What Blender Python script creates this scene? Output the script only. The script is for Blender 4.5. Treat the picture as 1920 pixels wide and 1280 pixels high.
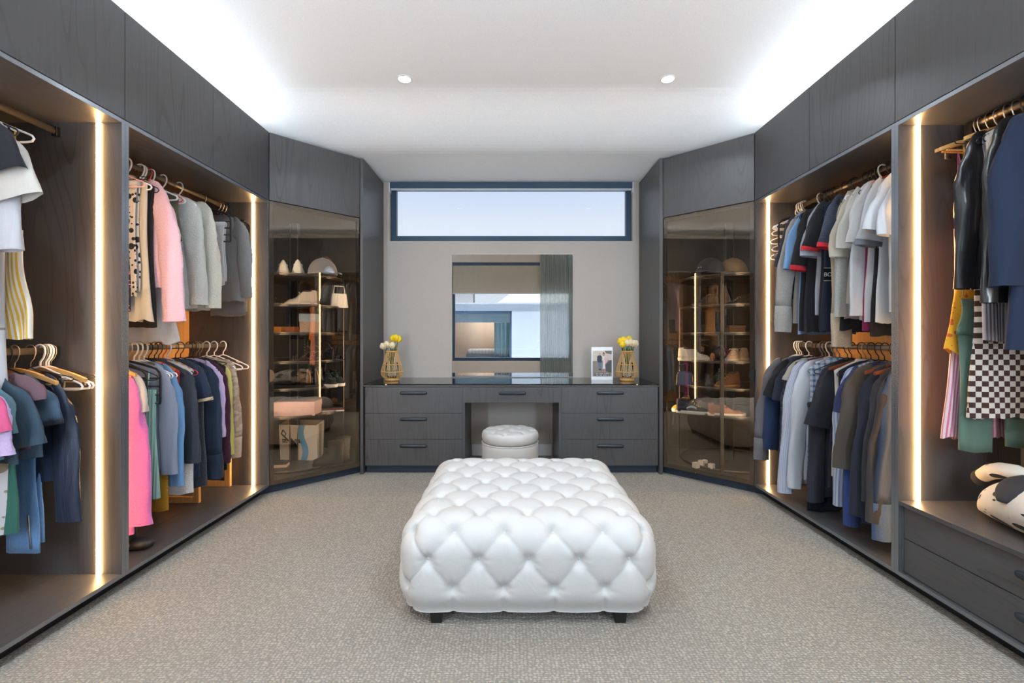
import bpy, math, random
from math import sin, cos, pi, sqrt, atan2, hypot, exp
from mathutils import Vector, noise

for _o in list(bpy.data.objects):
    bpy.data.objects.remove(_o, do_unlink=True)
SC = bpy.context.scene
COL = SC.collection
random.seed(7)

# ---------------------------------------------------------------- camera, sky, exposure
CAMH, FPX, VX, VY = 1.2, 845.0, 959.5, 629.5
cd = bpy.data.cameras.new('camera')
cam = bpy.data.objects.new('camera', cd)
COL.objects.link(cam)
cam.location = (0, 0, CAMH)
cam.rotation_euler = (pi/2, 0, 0)
cd.sensor_width = 36.0
cd.lens = 36.0*FPX/1920.0
cd.shift_x = (960-VX)/1920.0
cd.shift_y = -(640-VY)/1920.0
cd.clip_start = 0.02
SC.camera = cam

SKY_STRENGTH = 0.93
wd = bpy.data.worlds.new('sky')
SC.world = wd
wd.use_nodes = True
_n = wd.node_tree.nodes; _l = wd.node_tree.links
_n.clear()
_out = _n.new('ShaderNodeOutputWorld'); _bg = _n.new('ShaderNodeBackground')
_tc = _n.new('ShaderNodeTexCoord'); _sp = _n.new('ShaderNodeSeparateXYZ'); _rp = _n.new('ShaderNodeValToRGB')
_l.new(_tc.outputs['Generated'], _sp.inputs[0]); _l.new(_sp.outputs['Z'], _rp.inputs[0])
_e = _rp.color_ramp.elements
_e[0].position = 0.0; _e[0].color = (0.80, 0.86, 0.97, 1)
_e[1].position = 1.0; _e[1].color = (0.22, 0.40, 0.80, 1)
_x = _e.new(0.23); _x.color = (0.79, 0.86, 0.985, 1)
_x = _e.new(0.42); _x.color = (0.42, 0.60, 0.95, 1)
_l.new(_rp.outputs[0], _bg.inputs[0]); _bg.inputs[1].default_value = SKY_STRENGTH
_l.new(_bg.outputs[0], _out.inputs[0])

SC.view_settings.view_transform = 'Standard'
SC.view_settings.look = 'None'
SC.view_settings.gamma = 1.0
SC.view_settings.use_curve_mapping = False
SC.view_settings.exposure = 0.14

# light levels of the room's own lamps, the added fill lamps and the sun
DOWNLIGHT_W = 9.0
ADDED_ROW_W = 16.0
FILL_LAMP_W = 36.0
COVE_L = 76.0
LED_L = 50.0
CABINET_LED_L = 48.0
SUN_E = 34.0

# high sun added to brighten the courtyard behind the camera; too steep to reach into the room
_sd = bpy.data.lights.new('sun', 'SUN'); _sd.energy = SUN_E; _sd.angle = .01; _sd.color = (1.0, .97, .92)
_so = bpy.data.objects.new('sun', _sd); COL.objects.link(_so)
_so.rotation_euler = Vector((.35, -.13, -1.0)).to_track_quat('-Z', 'Y').to_euler()

# ---------------------------------------------------------------- helpers
def lin(c):
    r = []
    for v in c:
        v = v/255.0
        r.append(v/12.92 if v <= 0.04045 else ((v+0.055)/1.055)**2.4)
    return r

def PX(px, py, Y):
    """photo pixel at a given distance -> world point"""
    return Vector(((px-VX)*Y/FPX, Y, CAMH-(py-VY)*Y/FPX))

def PZ(py, Y):
    return CAMH-(py-VY)*Y/FPX

WL = {}            # world location of the objects that have children

def setp(o, label=None, cat=None, group=None, kind=None):
    if label: o['label'] = label
    if cat: o['category'] = cat
    if group: o['group'] = group
    if kind: o['kind'] = kind
    return o

def thing(name, label, cat, loc=(0, 0, 0), rz=0.0, group=None):
    o = bpy.data.objects.new(name, None)
    o.empty_display_size = 0.05
    COL.objects.link(o)
    o.location = loc; o.rotation_euler = (0, 0, rz)
    WL[o.name] = Vector(loc)
    return setp(o, label, cat, group)

class MB:
    def __init__(s): s.v = []; s.f = []; s.m = []
    def add(s, vs, fs, mi=0):
        b = len(s.v)
        s.v.extend([tuple(v) for v in vs]); s.f.extend([tuple(i+b for i in f) for f in fs]); s.m.extend([mi]*len(fs))
        return s
    def box(s, x0, x1, y0, y1, z0, z1, mi=0):
        if x0 > x1: x0, x1 = x1, x0
        if y0 > y1: y0, y1 = y1, y0
        if z0 > z1: z0, z1 = z1, z0
        return s.add([(x0,y0,z0),(x1,y0,z0),(x1,y1,z0),(x0,y1,z0),(x0,y0,z1),(x1,y0,z1),(x1,y1,z1),(x0,y1,z1)],
              [(0,3,2,1),(4,5,6,7),(0,1,5,4),(1,2,6,5),(2,3,7,6),(3,0,4,7)], mi)
    def prism(s, pts, z0, z1, mi=0):
        n = len(pts)
        vs = [(x,y,z0) for x,y in pts]+[(x,y,z1) for x,y in pts]
        fs = [tuple(range(n-1,-1,-1)), tuple(range(n,2*n))]+[(i,(i+1)%n,n+(i+1)%n,n+i) for i in range(n)]
        return s.add(vs, fs, mi)
    def obox(s, c, ax, ay, az, hx, hy, hz, mi=0):
        """oriented box: centre, unit axes, half sizes"""
        c = Vector(c); ax = Vector(ax); ay = Vector(ay); az = Vector(az)
        vs = []
        for k in (-1,1):
            for (i,j) in ((-1,-1),(1,-1),(1,1),(-1,1)):
                vs.append(c+ax*hx*i+ay*hy*j+az*hz*k)
        return s.add(vs, [(0,3,2,1),(4,5,6,7),(0,1,5,4),(1,2,6,5),(2,3,7,6),(3,0,4,7)], mi)
    def loft(s, rings, cap0=True, cap1=True, mi=0, closed=True):
        n = len(rings[0]); vs = [p for r in rings for p in r]; fs = []
        for i in range(len(rings)-1):
            for j in range(n if closed else n-1):
                a = i*n+j; b = i*n+(j+1)%n
                fs.append((a, b, b+n, a+n))
        if closed and cap0: fs.append(tuple(range(n-1,-1,-1)))
        if closed and cap1: fs.append(tuple(range((len(rings)-1)*n, len(rings)*n)))
        return s.add(vs, fs, mi)
    def tube(s, pts, r, n=8, closed=False, mi=0, ry=None):
        pts = [Vector(p) for p in pts]; rings = []; N = len(pts)
        up = None
        for i, p in enumerate(pts):
            if closed: t = pts[(i+1)%N]-pts[(i-1)%N]
            else: t = pts[min(i+1,N-1)]-pts[max(i-1,0)]
            t.normalize()
            if up is None:
                up = Vector((0,1,0)) if abs(t.y) < .9 else Vector((1,0,0))
            a = up-t*up.dot(t)
            if a.length < 1e-5: a = t.orthogonal()
            a.normalize(); up = a; b = t.cross(a)
            rr = r[i] if isinstance(r, (list,tuple)) else r
            rings.append([p+a*(rr if ry is None else ry)*cos(2*pi*k/n)+b*rr*sin(2*pi*k/n) for k in range(n)])
        if closed: rings.append(rings[0])
        return s.loft(rings, not closed, not closed, mi)
    def lathe(s, prof, c=(0,0,0), n=24, mi=0, cap0=True, cap1=True):
        rings = [[(c[0]+r*cos(2*pi*k/n), c[1]+r*sin(2*pi*k/n), c[2]+z) for k in range(n)] for r, z in prof]
        return s.loft(rings, cap0, cap1, mi)
    def torus(s, c, R, r, n=28, m=8, mi=0):
        return s.tube([(c[0]+R*cos(2*pi*k/n), c[1]+R*sin(2*pi*k/n), c[2]) for k in range(n)], r, m, True, mi)
    def ball(s, c, rx, ry, rz, n=16, m=10, mi=0):
        prof = [(max(1e-4, sin(pi*i/m)), -cos(pi*i/m)) for i in range(m+1)]
        rings = [[(c[0]+rx*r*cos(2*pi*k/n), c[1]+ry*r*sin(2*pi*k/n), c[2]+rz*z) for k in range(n)] for r, z in prof]
        return s.loft(rings, True, True, mi)
    def obj(s, name, mat, parent=None, smooth=False, bev=0.0, world=True, sub=0):
        me = bpy.data.meshes.new(name)
        off = WL.get(parent.name, Vector()) if (parent is not None and world) else Vector()
        me.from_pydata([tuple(Vector(v)-off) for v in s.v], [], s.f)
        mats = mat if isinstance(mat, (list,tuple)) else [mat]
        for m in mats: me.materials.append(m)
        if len(mats) > 1: me.polygons.foreach_set('material_index', s.m)
        if smooth: me.polygons.foreach_set('use_smooth', [True]*len(me.polygons))
        me.update()
        o = bpy.data.objects.new(name, me)
        COL.objects.link(o)
        if parent is not None:
            o.parent = parent
            WL[o.name] = WL.get(parent.name, Vector())
        if bev:
            b = o.modifiers.new('bevel', 'BEVEL'); b.width = bev; b.segments = 2; b.limit_method = 'ANGLE'
        if sub:
            b = o.modifiers.new('sub', 'SUBSURF'); b.levels = sub; b.render_levels = sub
        return o

def struct(name, mb, mat, **k):
    o = mb.obj(name, mat, **k); o['kind'] = 'structure'; return o

def centred(o):
    """move a lone mesh's origin to its base centre"""
    vs = o.data.vertices
    lo = Vector((min(v.co.x for v in vs), min(v.co.y for v in vs), min(v.co.z for v in vs)))
    hi = Vector((max(v.co.x for v in vs), max(v.co.y for v in vs), max(v.co.z for v in vs)))
    c = Vector(((lo.x+hi.x)/2, (lo.y+hi.y)/2, lo.z))
    for v in vs: v.co -= c
    o.location = c
    return o

def dup(o, loc=None, rz=None, label=None, group=None):
    r = o.copy(); COL.objects.link(r)
    if loc is not None: r.location = loc
    if rz is not None: r.rotation_euler = (0, 0, rz)
    WL[r.name] = Vector(r.location)
    if label: r['label'] = label
    if group: r['group'] = group
    for ch in list(o.children):
        c = ch.copy(); COL.objects.link(c); c.parent = r
        for g in list(ch.children):
            d = g.copy(); COL.objects.link(d); d.parent = c
    return r

# ---------------------------------------------------------------- materials
_mc = {}
class NT:
    def __init__(s, name):
        s.m = bpy.data.materials.new(name); s.m.use_nodes = True
        s.t = s.m.node_tree; s.t.nodes.clear()
        s.out = s.t.nodes.new('ShaderNodeOutputMaterial')
    def n(s, typ, **k):
        nd = s.t.nodes.new(typ)
        for a, v in k.items(): setattr(nd, a, v)
        return nd
    def l(s, a, b): s.t.links.new(a, b)
    def math(s, op, a, b=0.0, c=None):
        nd = s.n('ShaderNodeMath', operation=op)
        for i, v in enumerate((a, b, c)):
            if v is None: continue
            if isinstance(v, (int, float)): nd.inputs[i].default_value = v
            else: s.l(v, nd.inputs[i])
        return nd.outputs[0]
    def mapped(s, scale, loc=(0,0,0), rot=(0,0,0)):
        tc = s.n('ShaderNodeTexCoord'); mp = s.n('ShaderNodeMapping')
        mp.inputs['Scale'].default_value = scale; mp.inputs['Location'].default_value = loc; mp.inputs['Rotation'].default_value = rot
        s.l(tc.outputs['Object'], mp.inputs[0]); return mp.outputs[0]
    def noise(s, vec, scale=1.0, detail=2.0, rough=.5, dist=0.0):
        nd = s.n('ShaderNodeTexNoise'); nd.inputs['Scale'].default_value = scale
        nd.inputs['Detail'].default_value = detail; nd.inputs['Roughness'].default_value = rough
        nd.inputs['Distortion'].default_value = dist
        if vec is not None: s.l(vec, nd.inputs['Vector'])
        return nd.outputs['Fac']
    def ramp(s, fac, stops, interp='LINEAR'):
        nd = s.n('ShaderNodeValToRGB'); nd.color_ramp.interpolation = interp
        e = nd.color_ramp.elements
        while len(e) > 1: e.remove(e[-1])
        e[0].position = stops[0][0]; e[0].color = (*stops[0][1], 1)
        for p, c in stops[1:]:
            x = e.new(p); x.color = (*c, 1)
        s.l(fac, nd.inputs[0]); return nd.outputs[0]
    def mix(s, fac, a, b):
        nd = s.n('ShaderNodeMix', data_type='RGBA')
        for i, v in ((0, fac), (6, a), (7, b)):
            if isinstance(v, (int, float)): nd.inputs[i].default_value = v
            elif isinstance(v, (list, tuple)): nd.inputs[i].default_value = (*v[:3], 1)
            else: s.l(v, nd.inputs[i])
        return nd.outputs[2]
    def bump(s, h, strength=.3, dist=.002):
        nd = s.n('ShaderNodeBump'); nd.inputs['Strength'].default_value = strength; nd.inputs['Distance'].default_value = dist
        s.l(h, nd.inputs['Height']); return nd.outputs[0]
    def bsdf(s, col, rough=.6, metal=0, spec=.5, bump=None, sheen=0, trans=0, ior=1.5, emis=None, emis_s=0, coat=0, alpha=None):
        b = s.n('ShaderNodeBsdfPrincipled')
        if isinstance(col, (list, tuple)): b.inputs['Base Color'].default_value = (*col[:3], 1)
        else: s.l(col, b.inputs['Base Color'])
        if isinstance(rough, (int, float)): b.inputs['Roughness'].default_value = rough
        else: s.l(rough, b.inputs['Roughness'])
        b.inputs['Metallic'].default_value = metal
        b.inputs['Specular IOR Level'].default_value = spec
        b.inputs['IOR'].default_value = ior
        b.inputs['Transmission Weight'].default_value = trans
        b.inputs['Sheen Weight'].default_value = sheen
        b.inputs['Coat Weight'].default_value = coat
        if emis is not None:
            b.inputs['Emission Color'].default_value = (*emis, 1); b.inputs['Emission Strength'].default_value = emis_s
        if bump is not None: s.l(bump, b.inputs['Normal'])
        if alpha is not None: b.inputs['Alpha'].default_value = alpha
        s.l(b.outputs[0], s.out.inputs[0]); return b

def simple(name, rgb, rough=.6, metal=0, spec=.5, nb=0.0, nscale=200, coat=0):
    """plain colour (0-255 sRGB) with a faint surface grain"""
    key = ('s', name)
    if key in _mc: return _mc[key]
    t = NT(name); c = lin(rgb)
    v = t.mapped((nscale,)*3)
    nz = t.noise(v, 1, 3)
    col = t.mix(nz, [x*.9 for x in c], [min(1, x*1.08) for x in c])
    t.bsdf(col, rough, metal, spec, t.bump(nz, nb, .001) if nb else None, coat=coat)
    _mc[key] = t.m; return t.m

def emissive(name, col, s):
    t = NT(name); e = t.n('ShaderNodeEmission'); e.inputs[0].default_value = (*col, 1); e.inputs[1].default_value = s
    t.l(e.outputs[0], t.out.inputs[0]); return t.m

def veneer(name, scale, tone=.98, rough=.40, warm=0.0):
    t = NT(name)
    sx, sy, sz = scale
    v1 = t.mapped((sx*75, sy*75, sz*75))
    lo = .10                       # how far the cathedral figure is drawn out along the grain
    v2 = t.mapped(tuple(5.0*(1 if q > .5 else lo) for q in scale)); v3 = t.mapped(tuple(2.6*(1 if q > .5 else lo) for q in scale), (4, 7, 2))
    pores = t.noise(v1, 1, 6, .7)
    big = t.noise(v2, 1, 1.2, .4, .25)
    band = t.math('FRACT', t.math('MULTIPLY', big, 19.0))
    line = t.ramp(band, [(0, (0,0,0)), (.09, (.25,)*3), (.28, (1,1,1)), (.97, (1,1,1)), (1, (0,0,0))])
    mask = t.ramp(t.noise(v3, 1, 1.5), [(.40, (.12,)*3), (.62, (1,1,1))])
    line = t.math('SUBTRACT', 1.0, t.math('MULTIPLY', t.math('SUBTRACT', 1.0, line), mask))
    patch = t.noise(t.mapped((sx*3, sy*3, sz*3)), 1, 2)
    a = [.036*tone, .035*tone, .037*tone]; b = [.084*tone, .081*tone, .084*tone]
    if warm: b[2] *= (1-warm*.5); b[1] *= (1-warm*.25)
    col = t.mix(pores, a, b)
    col = t.mix(t.math('MULTIPLY', t.math('SUBTRACT', 1.0, line), .68), col, [.014*tone, .0125*tone, .012*tone])
    col = t.mix(t.math('MULTIPLY', patch, .35), col, [.10*tone, .094*tone, .092*tone])
    r = t.math('ADD', t.math('MULTIPLY', pores, .12), rough-.06)
    t.bsdf(col, r, spec=.6, bump=t.bump(pores, .15, .0008))
    return t.m

VEN = veneer('charcoal_veneer_upright', (1, 1, .03))
VENY = veneer('charcoal_veneer_lengthways', (1, .03, 1))
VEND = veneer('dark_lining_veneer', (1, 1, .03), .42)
VENX = veneer('charcoal_veneer_crossways', (.03, 1, 1))
EDGE = simple('satin_edge_trim', (150, 156, 164), .27, .85)
KICK = simple('black_kickboard', (24, 25, 29), .5)
FRAMEB = simple('dark_door_frame', (40, 37, 35), .35)
BLACKMETAL = simple('matt_black_metal', (34, 36, 40), .35, .6)
DARKHANDLE = simple('gunmetal_handle', (52, 58, 66), .35, .5)
BRASS = simple('bronze_rail_metal', (128, 120, 110), .38, .9)
CHROME = simple('brushed_steel', (190, 186, 180), .28, 1.0)
GOLD = simple('brass_trim', (205, 165, 95), .3, 1.0)
PLASTER = simple('white_plaster', (238, 238, 238), .9, spec=.2, nb=.03, nscale=120)
BEIGE = simple('beige_wall_paint', (186, 178, 170), .85, spec=.2, nb=.03, nscale=150)
WHITEPAINT = simple('white_skirting_paint', (222, 224, 226), .45)
PINE = None

def pine():
    t = NT('honey_pine')
    v = t.mapped((60, 60, 2)); p = t.noise(v, 1, 4)
    col = t.mix(p, lin((196, 132, 66)), lin((232, 178, 108)))
    t.bsdf(col, .5); return t.m
PINE = pine()

def carpet():
    t = NT('loop_carpet')
    v = t.mapped((72, 104, 1))
    wob = t.n('ShaderNodeTexNoise'); wob.inputs['Scale'].default_value = .8; wob.inputs['Detail'].default_value = 2; t.l(v, wob.inputs['Vector'])
    add = t.n('ShaderNodeVectorMath', operation='MULTIPLY_ADD'); t.l(wob.outputs['Color'], add.inputs[0]); add.inputs[1].default_value = (.9, .9, 0); t.l(v, add.inputs[2])
    vo = t.n('ShaderNodeTexVoronoi'); vo.feature = 'SMOOTH_F1'; vo.inputs['Scale'].default_value = 1.0; vo.inputs['Randomness'].default_value = .45; vo.inputs['Smoothness'].default_value = .35
    t.l(add.outputs[0], vo.inputs['Vector'])
    d = t.ramp(vo.outputs['Distance'], [(0, (1,1,1)), (.30, (.85,)*3), (.55, (0,0,0))])
    big = t.noise(t.mapped((2.2, 2.2, 1)), 1, 3)
    fib = t.noise(t.mapped((420, 420, 1)), 1, 3)
    tone = t.mix(vo.outputs['Color'], lin((172, 162, 148)), lin((218, 207, 192)))
    mixn = t.mix(fib, lin((176, 166, 152)), lin((222, 211, 196)))
    col = t.mix(.5, tone, mixn)
    col = t.mix(t.math('MULTIPLY', t.math('SUBTRACT', 1.0, d), .55), col, lin((92, 87, 80)))
    col = t.mix(t.math('MULTIPLY', big, .25), col, lin((150, 142, 130)))
    h = t.math('ADD', d, t.math('MULTIPLY', fib, .35))
    t.bsdf(col, .95, spec=.1, bump=t.bump(h, .9, .009), sheen=.1)
    return t.m
CARPET = carpet()

def leather(name, rgb, rough=.42):
    t = NT(name); c = lin(rgb)
    n1 = t.noise(t.mapped((340,)*3), 1, 3); n2 = t.noise(t.mapped((14, 14, 14)), 1, 4, .6, .6)
    col = t.mix(n2, [x*.96 for x in c], c)
    h = t.math('ADD', t.math('MULTIPLY', n1, .25), n2)
    t.bsdf(col, rough, spec=.45, bump=t.bump(h, .22, .006)); return t.m
WLEATHER = leather('white_leather', (199, 196, 192))

def mirror_mat():
    t = NT('mirror_glass'); t.bsdf((.90, .92, .92), .0, 1.0); return t.m
MIRROR = mirror_mat()

def glass_mat(name, tint, refl, rough=0.0, gc=(1, .88, .74)):
    t = NT(name)
    tr = t.n('ShaderNodeBsdfTransparent'); tr.inputs[0].default_value = (*tint, 1)
    gl = t.n('ShaderNodeBsdfGlossy'); gl.inputs['Roughness'].default_value = rough; gl.inputs[0].default_value = (*gc, 1)
    fr = t.n('ShaderNodeLayerWeight'); fr.inputs[0].default_value = .25
    f = t.math('ADD', t.math('MULTIPLY', fr.outputs['Fresnel'], 1.0), refl)
    f = t.math('MINIMUM', f, 1.0)
    mx = t.n('ShaderNodeMixShader'); t.l(f, mx.inputs[0]); t.l(tr.outputs[0], mx.inputs[1]); t.l(gl.outputs[0], mx.inputs[2])
    t.l(mx.outputs[0], t.out.inputs[0]); return t.m
BRONZEGLASS = glass_mat('bronze_tinted_glass', (.92, .885, .85), .075)
CLEARGLASS = glass_mat('clear_window_glass', (.97, .98, .98), .0, 0.0, (1, 1, 1))
def blackglass():
    t = NT('black_glass_top'); n = t.noise(t.mapped((30,)*3), 1, 2)
    t.bsdf(t.mix(n, (.006,.007,.008), (.010,.011,.012)), .02, spec=.6, ior=1.6); return t.m
BLACKGLASS = blackglass()
LEDW = emissive('warm_led_diffuser', (1.0, .57, .23), LED_L)
LEDW2 = emissive('warm_led_diffuser_dimmed', (1.0, .60, .27), LED_L*.55)
LEDC = emissive('cove_led', (.83, .92, 1.0), COVE_L)
LEDI = emissive('cabinet_led', (1.0, .74, .42), CABINET_LED_L)
LENS = emissive('downlight_lens', (1.0, .98, .95), 9.0)

# fabrics ---------------------------------------------------------
def fab(rgb, kind='plain', rgb2=None, f=30.0):
    key = (tuple(rgb), kind, tuple(rgb2) if rgb2 else None, f)
    if key in _mc: return _mc[key]
    t = NT('fabric_'+kind)
    def deep(q):
        q = lin(q); m = max(q); k = .66 if m > .25 else .60+.06*m/.25
        return [x*k for x in q]
    c = deep(rgb); c2 = deep(rgb2) if rgb2 else [x*.8 for x in c]
    wr = t.noise(t.mapped((17, 17, 3.2)), 1, 3, .5, .5)
    weave = t.noise(t.mapped((520,)*3), 1, 2)
    sep = t.n('ShaderNodeSeparateXYZ'); tc = t.n('ShaderNodeTexCoord'); t.l(tc.outputs['Object'], sep.inputs[0])
    rough, sheen, bs, bd = .88, .05, .55, .014
    col = t.mix(weave, [x*.92 for x in c], [min(1, x*1.06) for x in c])
    h = t.math('ADD', wr, t.math('MULTIPLY', weave, .12))
    if kind == 'fluffy':
        nf = t.noise(t.mapped((120,)*3), 1, 4, .7)
        c = [min(.9, x*1.5) for x in c]
        col = t.mix(nf, [x*.88 for x in c], [min(1, x*1.14) for x in c]); h = nf; bs, bd, sheen = .9, .012, .3
    elif kind == 'knit':
        k = t.math('MULTIPLY', t.math('SINE', t.math('MULTIPLY', sep.outputs[2], 900.0)), t.math('SINE', t.math('MULTIPLY', sep.outputs[0], 700.0)))
        col = t.mix(t.math('ADD', t.math('MULTIPLY', k, .5), .5), [x*.62 for x in c], [min(1, x*1.1) for x in c]); h = k; bs, bd = .5, .004
    elif kind == 'rib':
        k = t.math('SINE', t.math('MULTIPLY', sep.outputs[0], 420.0))
        col = t.mix(t.math('ADD', t.math('MULTIPLY', k, .5), .5), c2 if rgb2 else [x*.75 for x in c], c); h = k; bs, bd = .4, .004
    elif kind == 'denim':
        d = t.noise(t.mapped((260, 260, 60)), 1, 3); p = t.noise(t.mapped((8, 8, 4)), 1, 3)
        col = t.mix(d, [x*.72 for x in c], [min(1, x*1.2) for x in c]); col = t.mix(t.math('MULTIPLY', p, .4), col, [min(1, x*1.5) for x in c])
    elif kind == 'marl':
        d = t.noise(t.mapped((420,)*3), 1, 3)
        col = t.mix(t.ramp(d, [(.35, (0,0,0)), (.65, (1,1,1))]), [x*.66 for x in c], [min(1, x*1.2) for x in c])
    elif kind == 'leather':
        rough, sheen, bs = .30, 0, .6; h = wr
    elif kind == 'satin':
        rough, sheen = .4, 0
    elif kind == 'stripe':
        at = t.n('ShaderNodeAttribute'); at.attribute_name = 'across'
        q = t.math('FRACT', t.math('MULTIPLY', at.outputs['Fac'], f))
        col = t.mix(t.math('GREATER_THAN', q, .5), c, c2)
    elif kind == 'hstripe':
        q = t.math('FRACT', t.math('MULTIPLY', sep.outputs[2], f))
        col = t.mix(t.math('GREATER_THAN', q, .55), c, c2)
    elif kind == 'quilt':
        q = t.math('ABSOLUTE', t.math('SINE', t.math('MULTIPLY', sep.outputs[2], 75.0)))
        h = t.math('POWER', q, .5); bs, bd, rough = .9, .012, .5
    elif kind == 'check':
        a = t.math('GREATER_THAN', t.math('FRACT', t.math('MULTIPLY', sep.outputs[0], f)), .5)
        b = t.math('GREATER_THAN', t.math('FRACT', t.math('MULTIPLY', sep.outputs[2], f)), .5)
        x = t.math('ABSOLUTE', t.math('SUBTRACT', a, b)); col = t.mix(x, c, c2)
    elif kind == 'plaid':
        a = t.math('GREATER_THAN', t.math('FRACT', t.math('MULTIPLY', sep.outputs[0], f)), .6)
        b = t.math('GREATER_THAN', t.math('FRACT', t.math('MULTIPLY', sep.outputs[2], f)), .6)
        x = t.math('MULTIPLY', t.math('ADD', a, b), .5); col = t.mix(x, c, c2)
    elif kind in ('paw', 'floral', 'spots'):
        vo = t.n('ShaderNodeTexVoronoi'); vo.inputs['Scale'].default_value = 1; t.l(t.mapped((f, f*.35, f)), vo.inputs['Vector'])
        big = t.math('LESS_THAN', vo.outputs['Distance'], .30 if kind != 'spots' else .27)
        vo2 = t.n('ShaderNodeTexVoronoi'); vo2.inputs['Scale'].default_value = 1; t.l(t.mapped((f*2.3, f*.7, f*2.3), (3, 1, 2)), vo2.inputs['Vector'])
        small = t.math('LESS_THAN', vo2.outputs['Distance'], .28 if kind != 'spots' else .16)
        if kind == 'floral':
            col = t.mix(big, c, c2); col = t.mix(t.math('MULTIPLY', small, .7), col, [min(1, x*1.6+.15) for x in c2])
        else:
            col = t.mix(t.math('MAXIMUM', big, small), c, c2)
    elif kind == 'camo':
        d = t.noise(t.mapped((20, 20, 42)), 1, 2, .5, .6)
        col = t.mix(t.ramp(d, [(.47, (0,0,0)), (.5, (1,1,1))]), c, c2)
    t.bsdf(col, rough, spec=.35 if kind != 'leather' else .6, sheen=sheen, bump=t.bump(h, bs, bd))
    _mc[key] = t.m; return t.m

def lettering(body, size, mat, parent, loc, rot, align='LEFT', shear=0.0, extrude=.0008):
    """text turned into a plain mesh"""
    fc = bpy.data.curves.new('lettering', 'FONT'); fc.body = body; fc.size = size; fc.extrude = extrude; fc.align_x = align; fc.shear = shear; fc.resolution_u = 3
    fo = bpy.data.objects.new('lettering_curve', fc); COL.objects.link(fo)
    dg = bpy.context.evaluated_depsgraph_get(); dg.update()
    me = bpy.data.meshes.new_from_object(fo.evaluated_get(dg))
    bpy.data.objects.remove(fo, do_unlink=True); bpy.data.curves.remove(fc)
    me.materials.clear(); me.materials.append(mat); me.name = 'lettering'
    o = bpy.data.objects.new('lettering', me); COL.objects.link(o); o.parent = parent; o.location = loc; o.rotation_euler = rot
    return o
# ---------------------------------------------------------------- room
YW = 4.531          # back wall face
XB = 2.435
ZR, ZB, ZT = 2.221, 0.064, 2.735
struct('floor', MB().box(-2.6, 2.6, -.6, 4.75, -.08, 0), CARPET)
HC_ = 2.95
prof = [(-.35, HC_)]
for k in range(0, 17):
    q = k/16
    prof.append((3.13+.69*q, HC_-(HC_-2.7475)*q*q*(3-2*q)))
prof.append((3.825, 2.747))
prof += [(4.75, 2.747), (4.75, 3.1), (-.35, 3.1)]
cm = MB()
n_ = len(prof)
vs_ = [(-2.6, y, z) for y, z in prof]+[(2.6, y, z) for y, z in prof]
cm.add(vs_, [(i, (i+1) % n_, n_+(i+1) % n_, n_+i) for i in range(n_)]+[tuple(range(n_-1, -1, -1)), tuple(range(n_, 2*n_))])
struct('ceiling', cm, PLASTER)
# clerestory opening in the back wall
WX0, WX1, WZ0, WZ1 = -1.228, 1.217, 2.152, 2.747
w = MB()
w.box(-2.6, WX0, YW, YW+.2, 0, 2.747); w.box(WX1, 2.6, YW, YW+.2, 0, 2.747); w.box(WX0, WX1, YW, YW+.2, 0, WZ0)
struct('wall_back', w, BEIGE)
struct('wall_left', MB().box(-2.6, -2.45, -.35, YW, 0, 3.0), BEIGE)
struct('wall_right', MB().box(2.45, 2.6, -.35, YW, 0, 3.0), BEIGE)
# wall behind the camera with the window the mirror shows
YF = -.15
BX0, BX1, BZ0, BZ1 = -1.215, 1.22, .69, 2.70
w = MB()
w.box(-2.45, BX0, YF-.2, YF, 0, 2.95); w.box(BX1, 2.45, YF-.2, YF, 0, 2.95)
w.box(BX0, BX1, YF-.2, YF, 0, BZ0); w.box(BX0, BX1, YF-.2, YF, BZ1, 2.95)
struct('wall_front', w, BEIGE)
struct('baseboard_back', MB().box(-.40, .40, YW-.014, YW, 0, .112), WHITEPAINT, bev=.003)

WINFRAME = simple('blue_grey_window_frame', (44, 66, 88), .4, .2)
def window(name, x0, x1, z0, z1, y, wf, label, fw, depth=.06):
    t = thing(name, label, None, ((x0+x1)/2, y, z0)); t['kind'] = 'structure'
    MB().box(x0, x1, y, y+depth, z0, z0+fw).obj('bottom_rail', WINFRAME, t, bev=.003)
    MB().box(x0, x1, y, y+depth, z1-fw, z1).obj('top_rail', WINFRAME, t, bev=.003)
    MB().box(x0, x0+fw*.85, y, y+depth, z0+fw, z1-fw).obj('side_rail', WINFRAME, t, bev=.003)
    MB().box(x1-fw*.85, x1, y, y+depth, z0+fw, z1-fw).obj('side_rail', WINFRAME, t, bev=.003)
    MB().box(x0+fw*.8, x1-fw*.8, y+depth*.5, y+depth*.5+.006, z0+fw*.9, z1-fw*.9).obj('pane', CLEARGLASS, t)
    return t
window('window_1', WX0, WX1, WZ0, WZ1, YW+.05, .06, 'long narrow clerestory window under the ceiling', .064)
window('window_2', BX0, BX1, BZ0, BZ1, YF-.12, .06, 'tall window seen in the mirror', .06)
bl = thing('roller_blind', 'rolled up dark blue roller blind across the top of the clerestory window', 'blind', (0, YW+.02, 2.68))
MB().box(WX0+.004, WX1-.004, YW-.012, YW+.045, 2.685, 2.744).obj('cassette', simple('blue_grey_blind', (52, 74, 98), .6), bl, bev=.004)
MB().box(WX0+.012, WX1-.012, YW+.0, YW+.02, 2.665, 2.684).obj('bottom_bar', simple('pale_grey_bar', (190, 196, 204), .4), bl, bev=.003)
MB().box(WX0-.003, WX0+.006, YW-.012, YW+.04, 2.64, 2.744).obj('bracket', WHITEPAINT, bl)
MB().box(WX1-.006, WX1+.003, YW-.012, YW+.04, 2.64, 2.744).obj('bracket', WHITEPAINT, bl)

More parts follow.
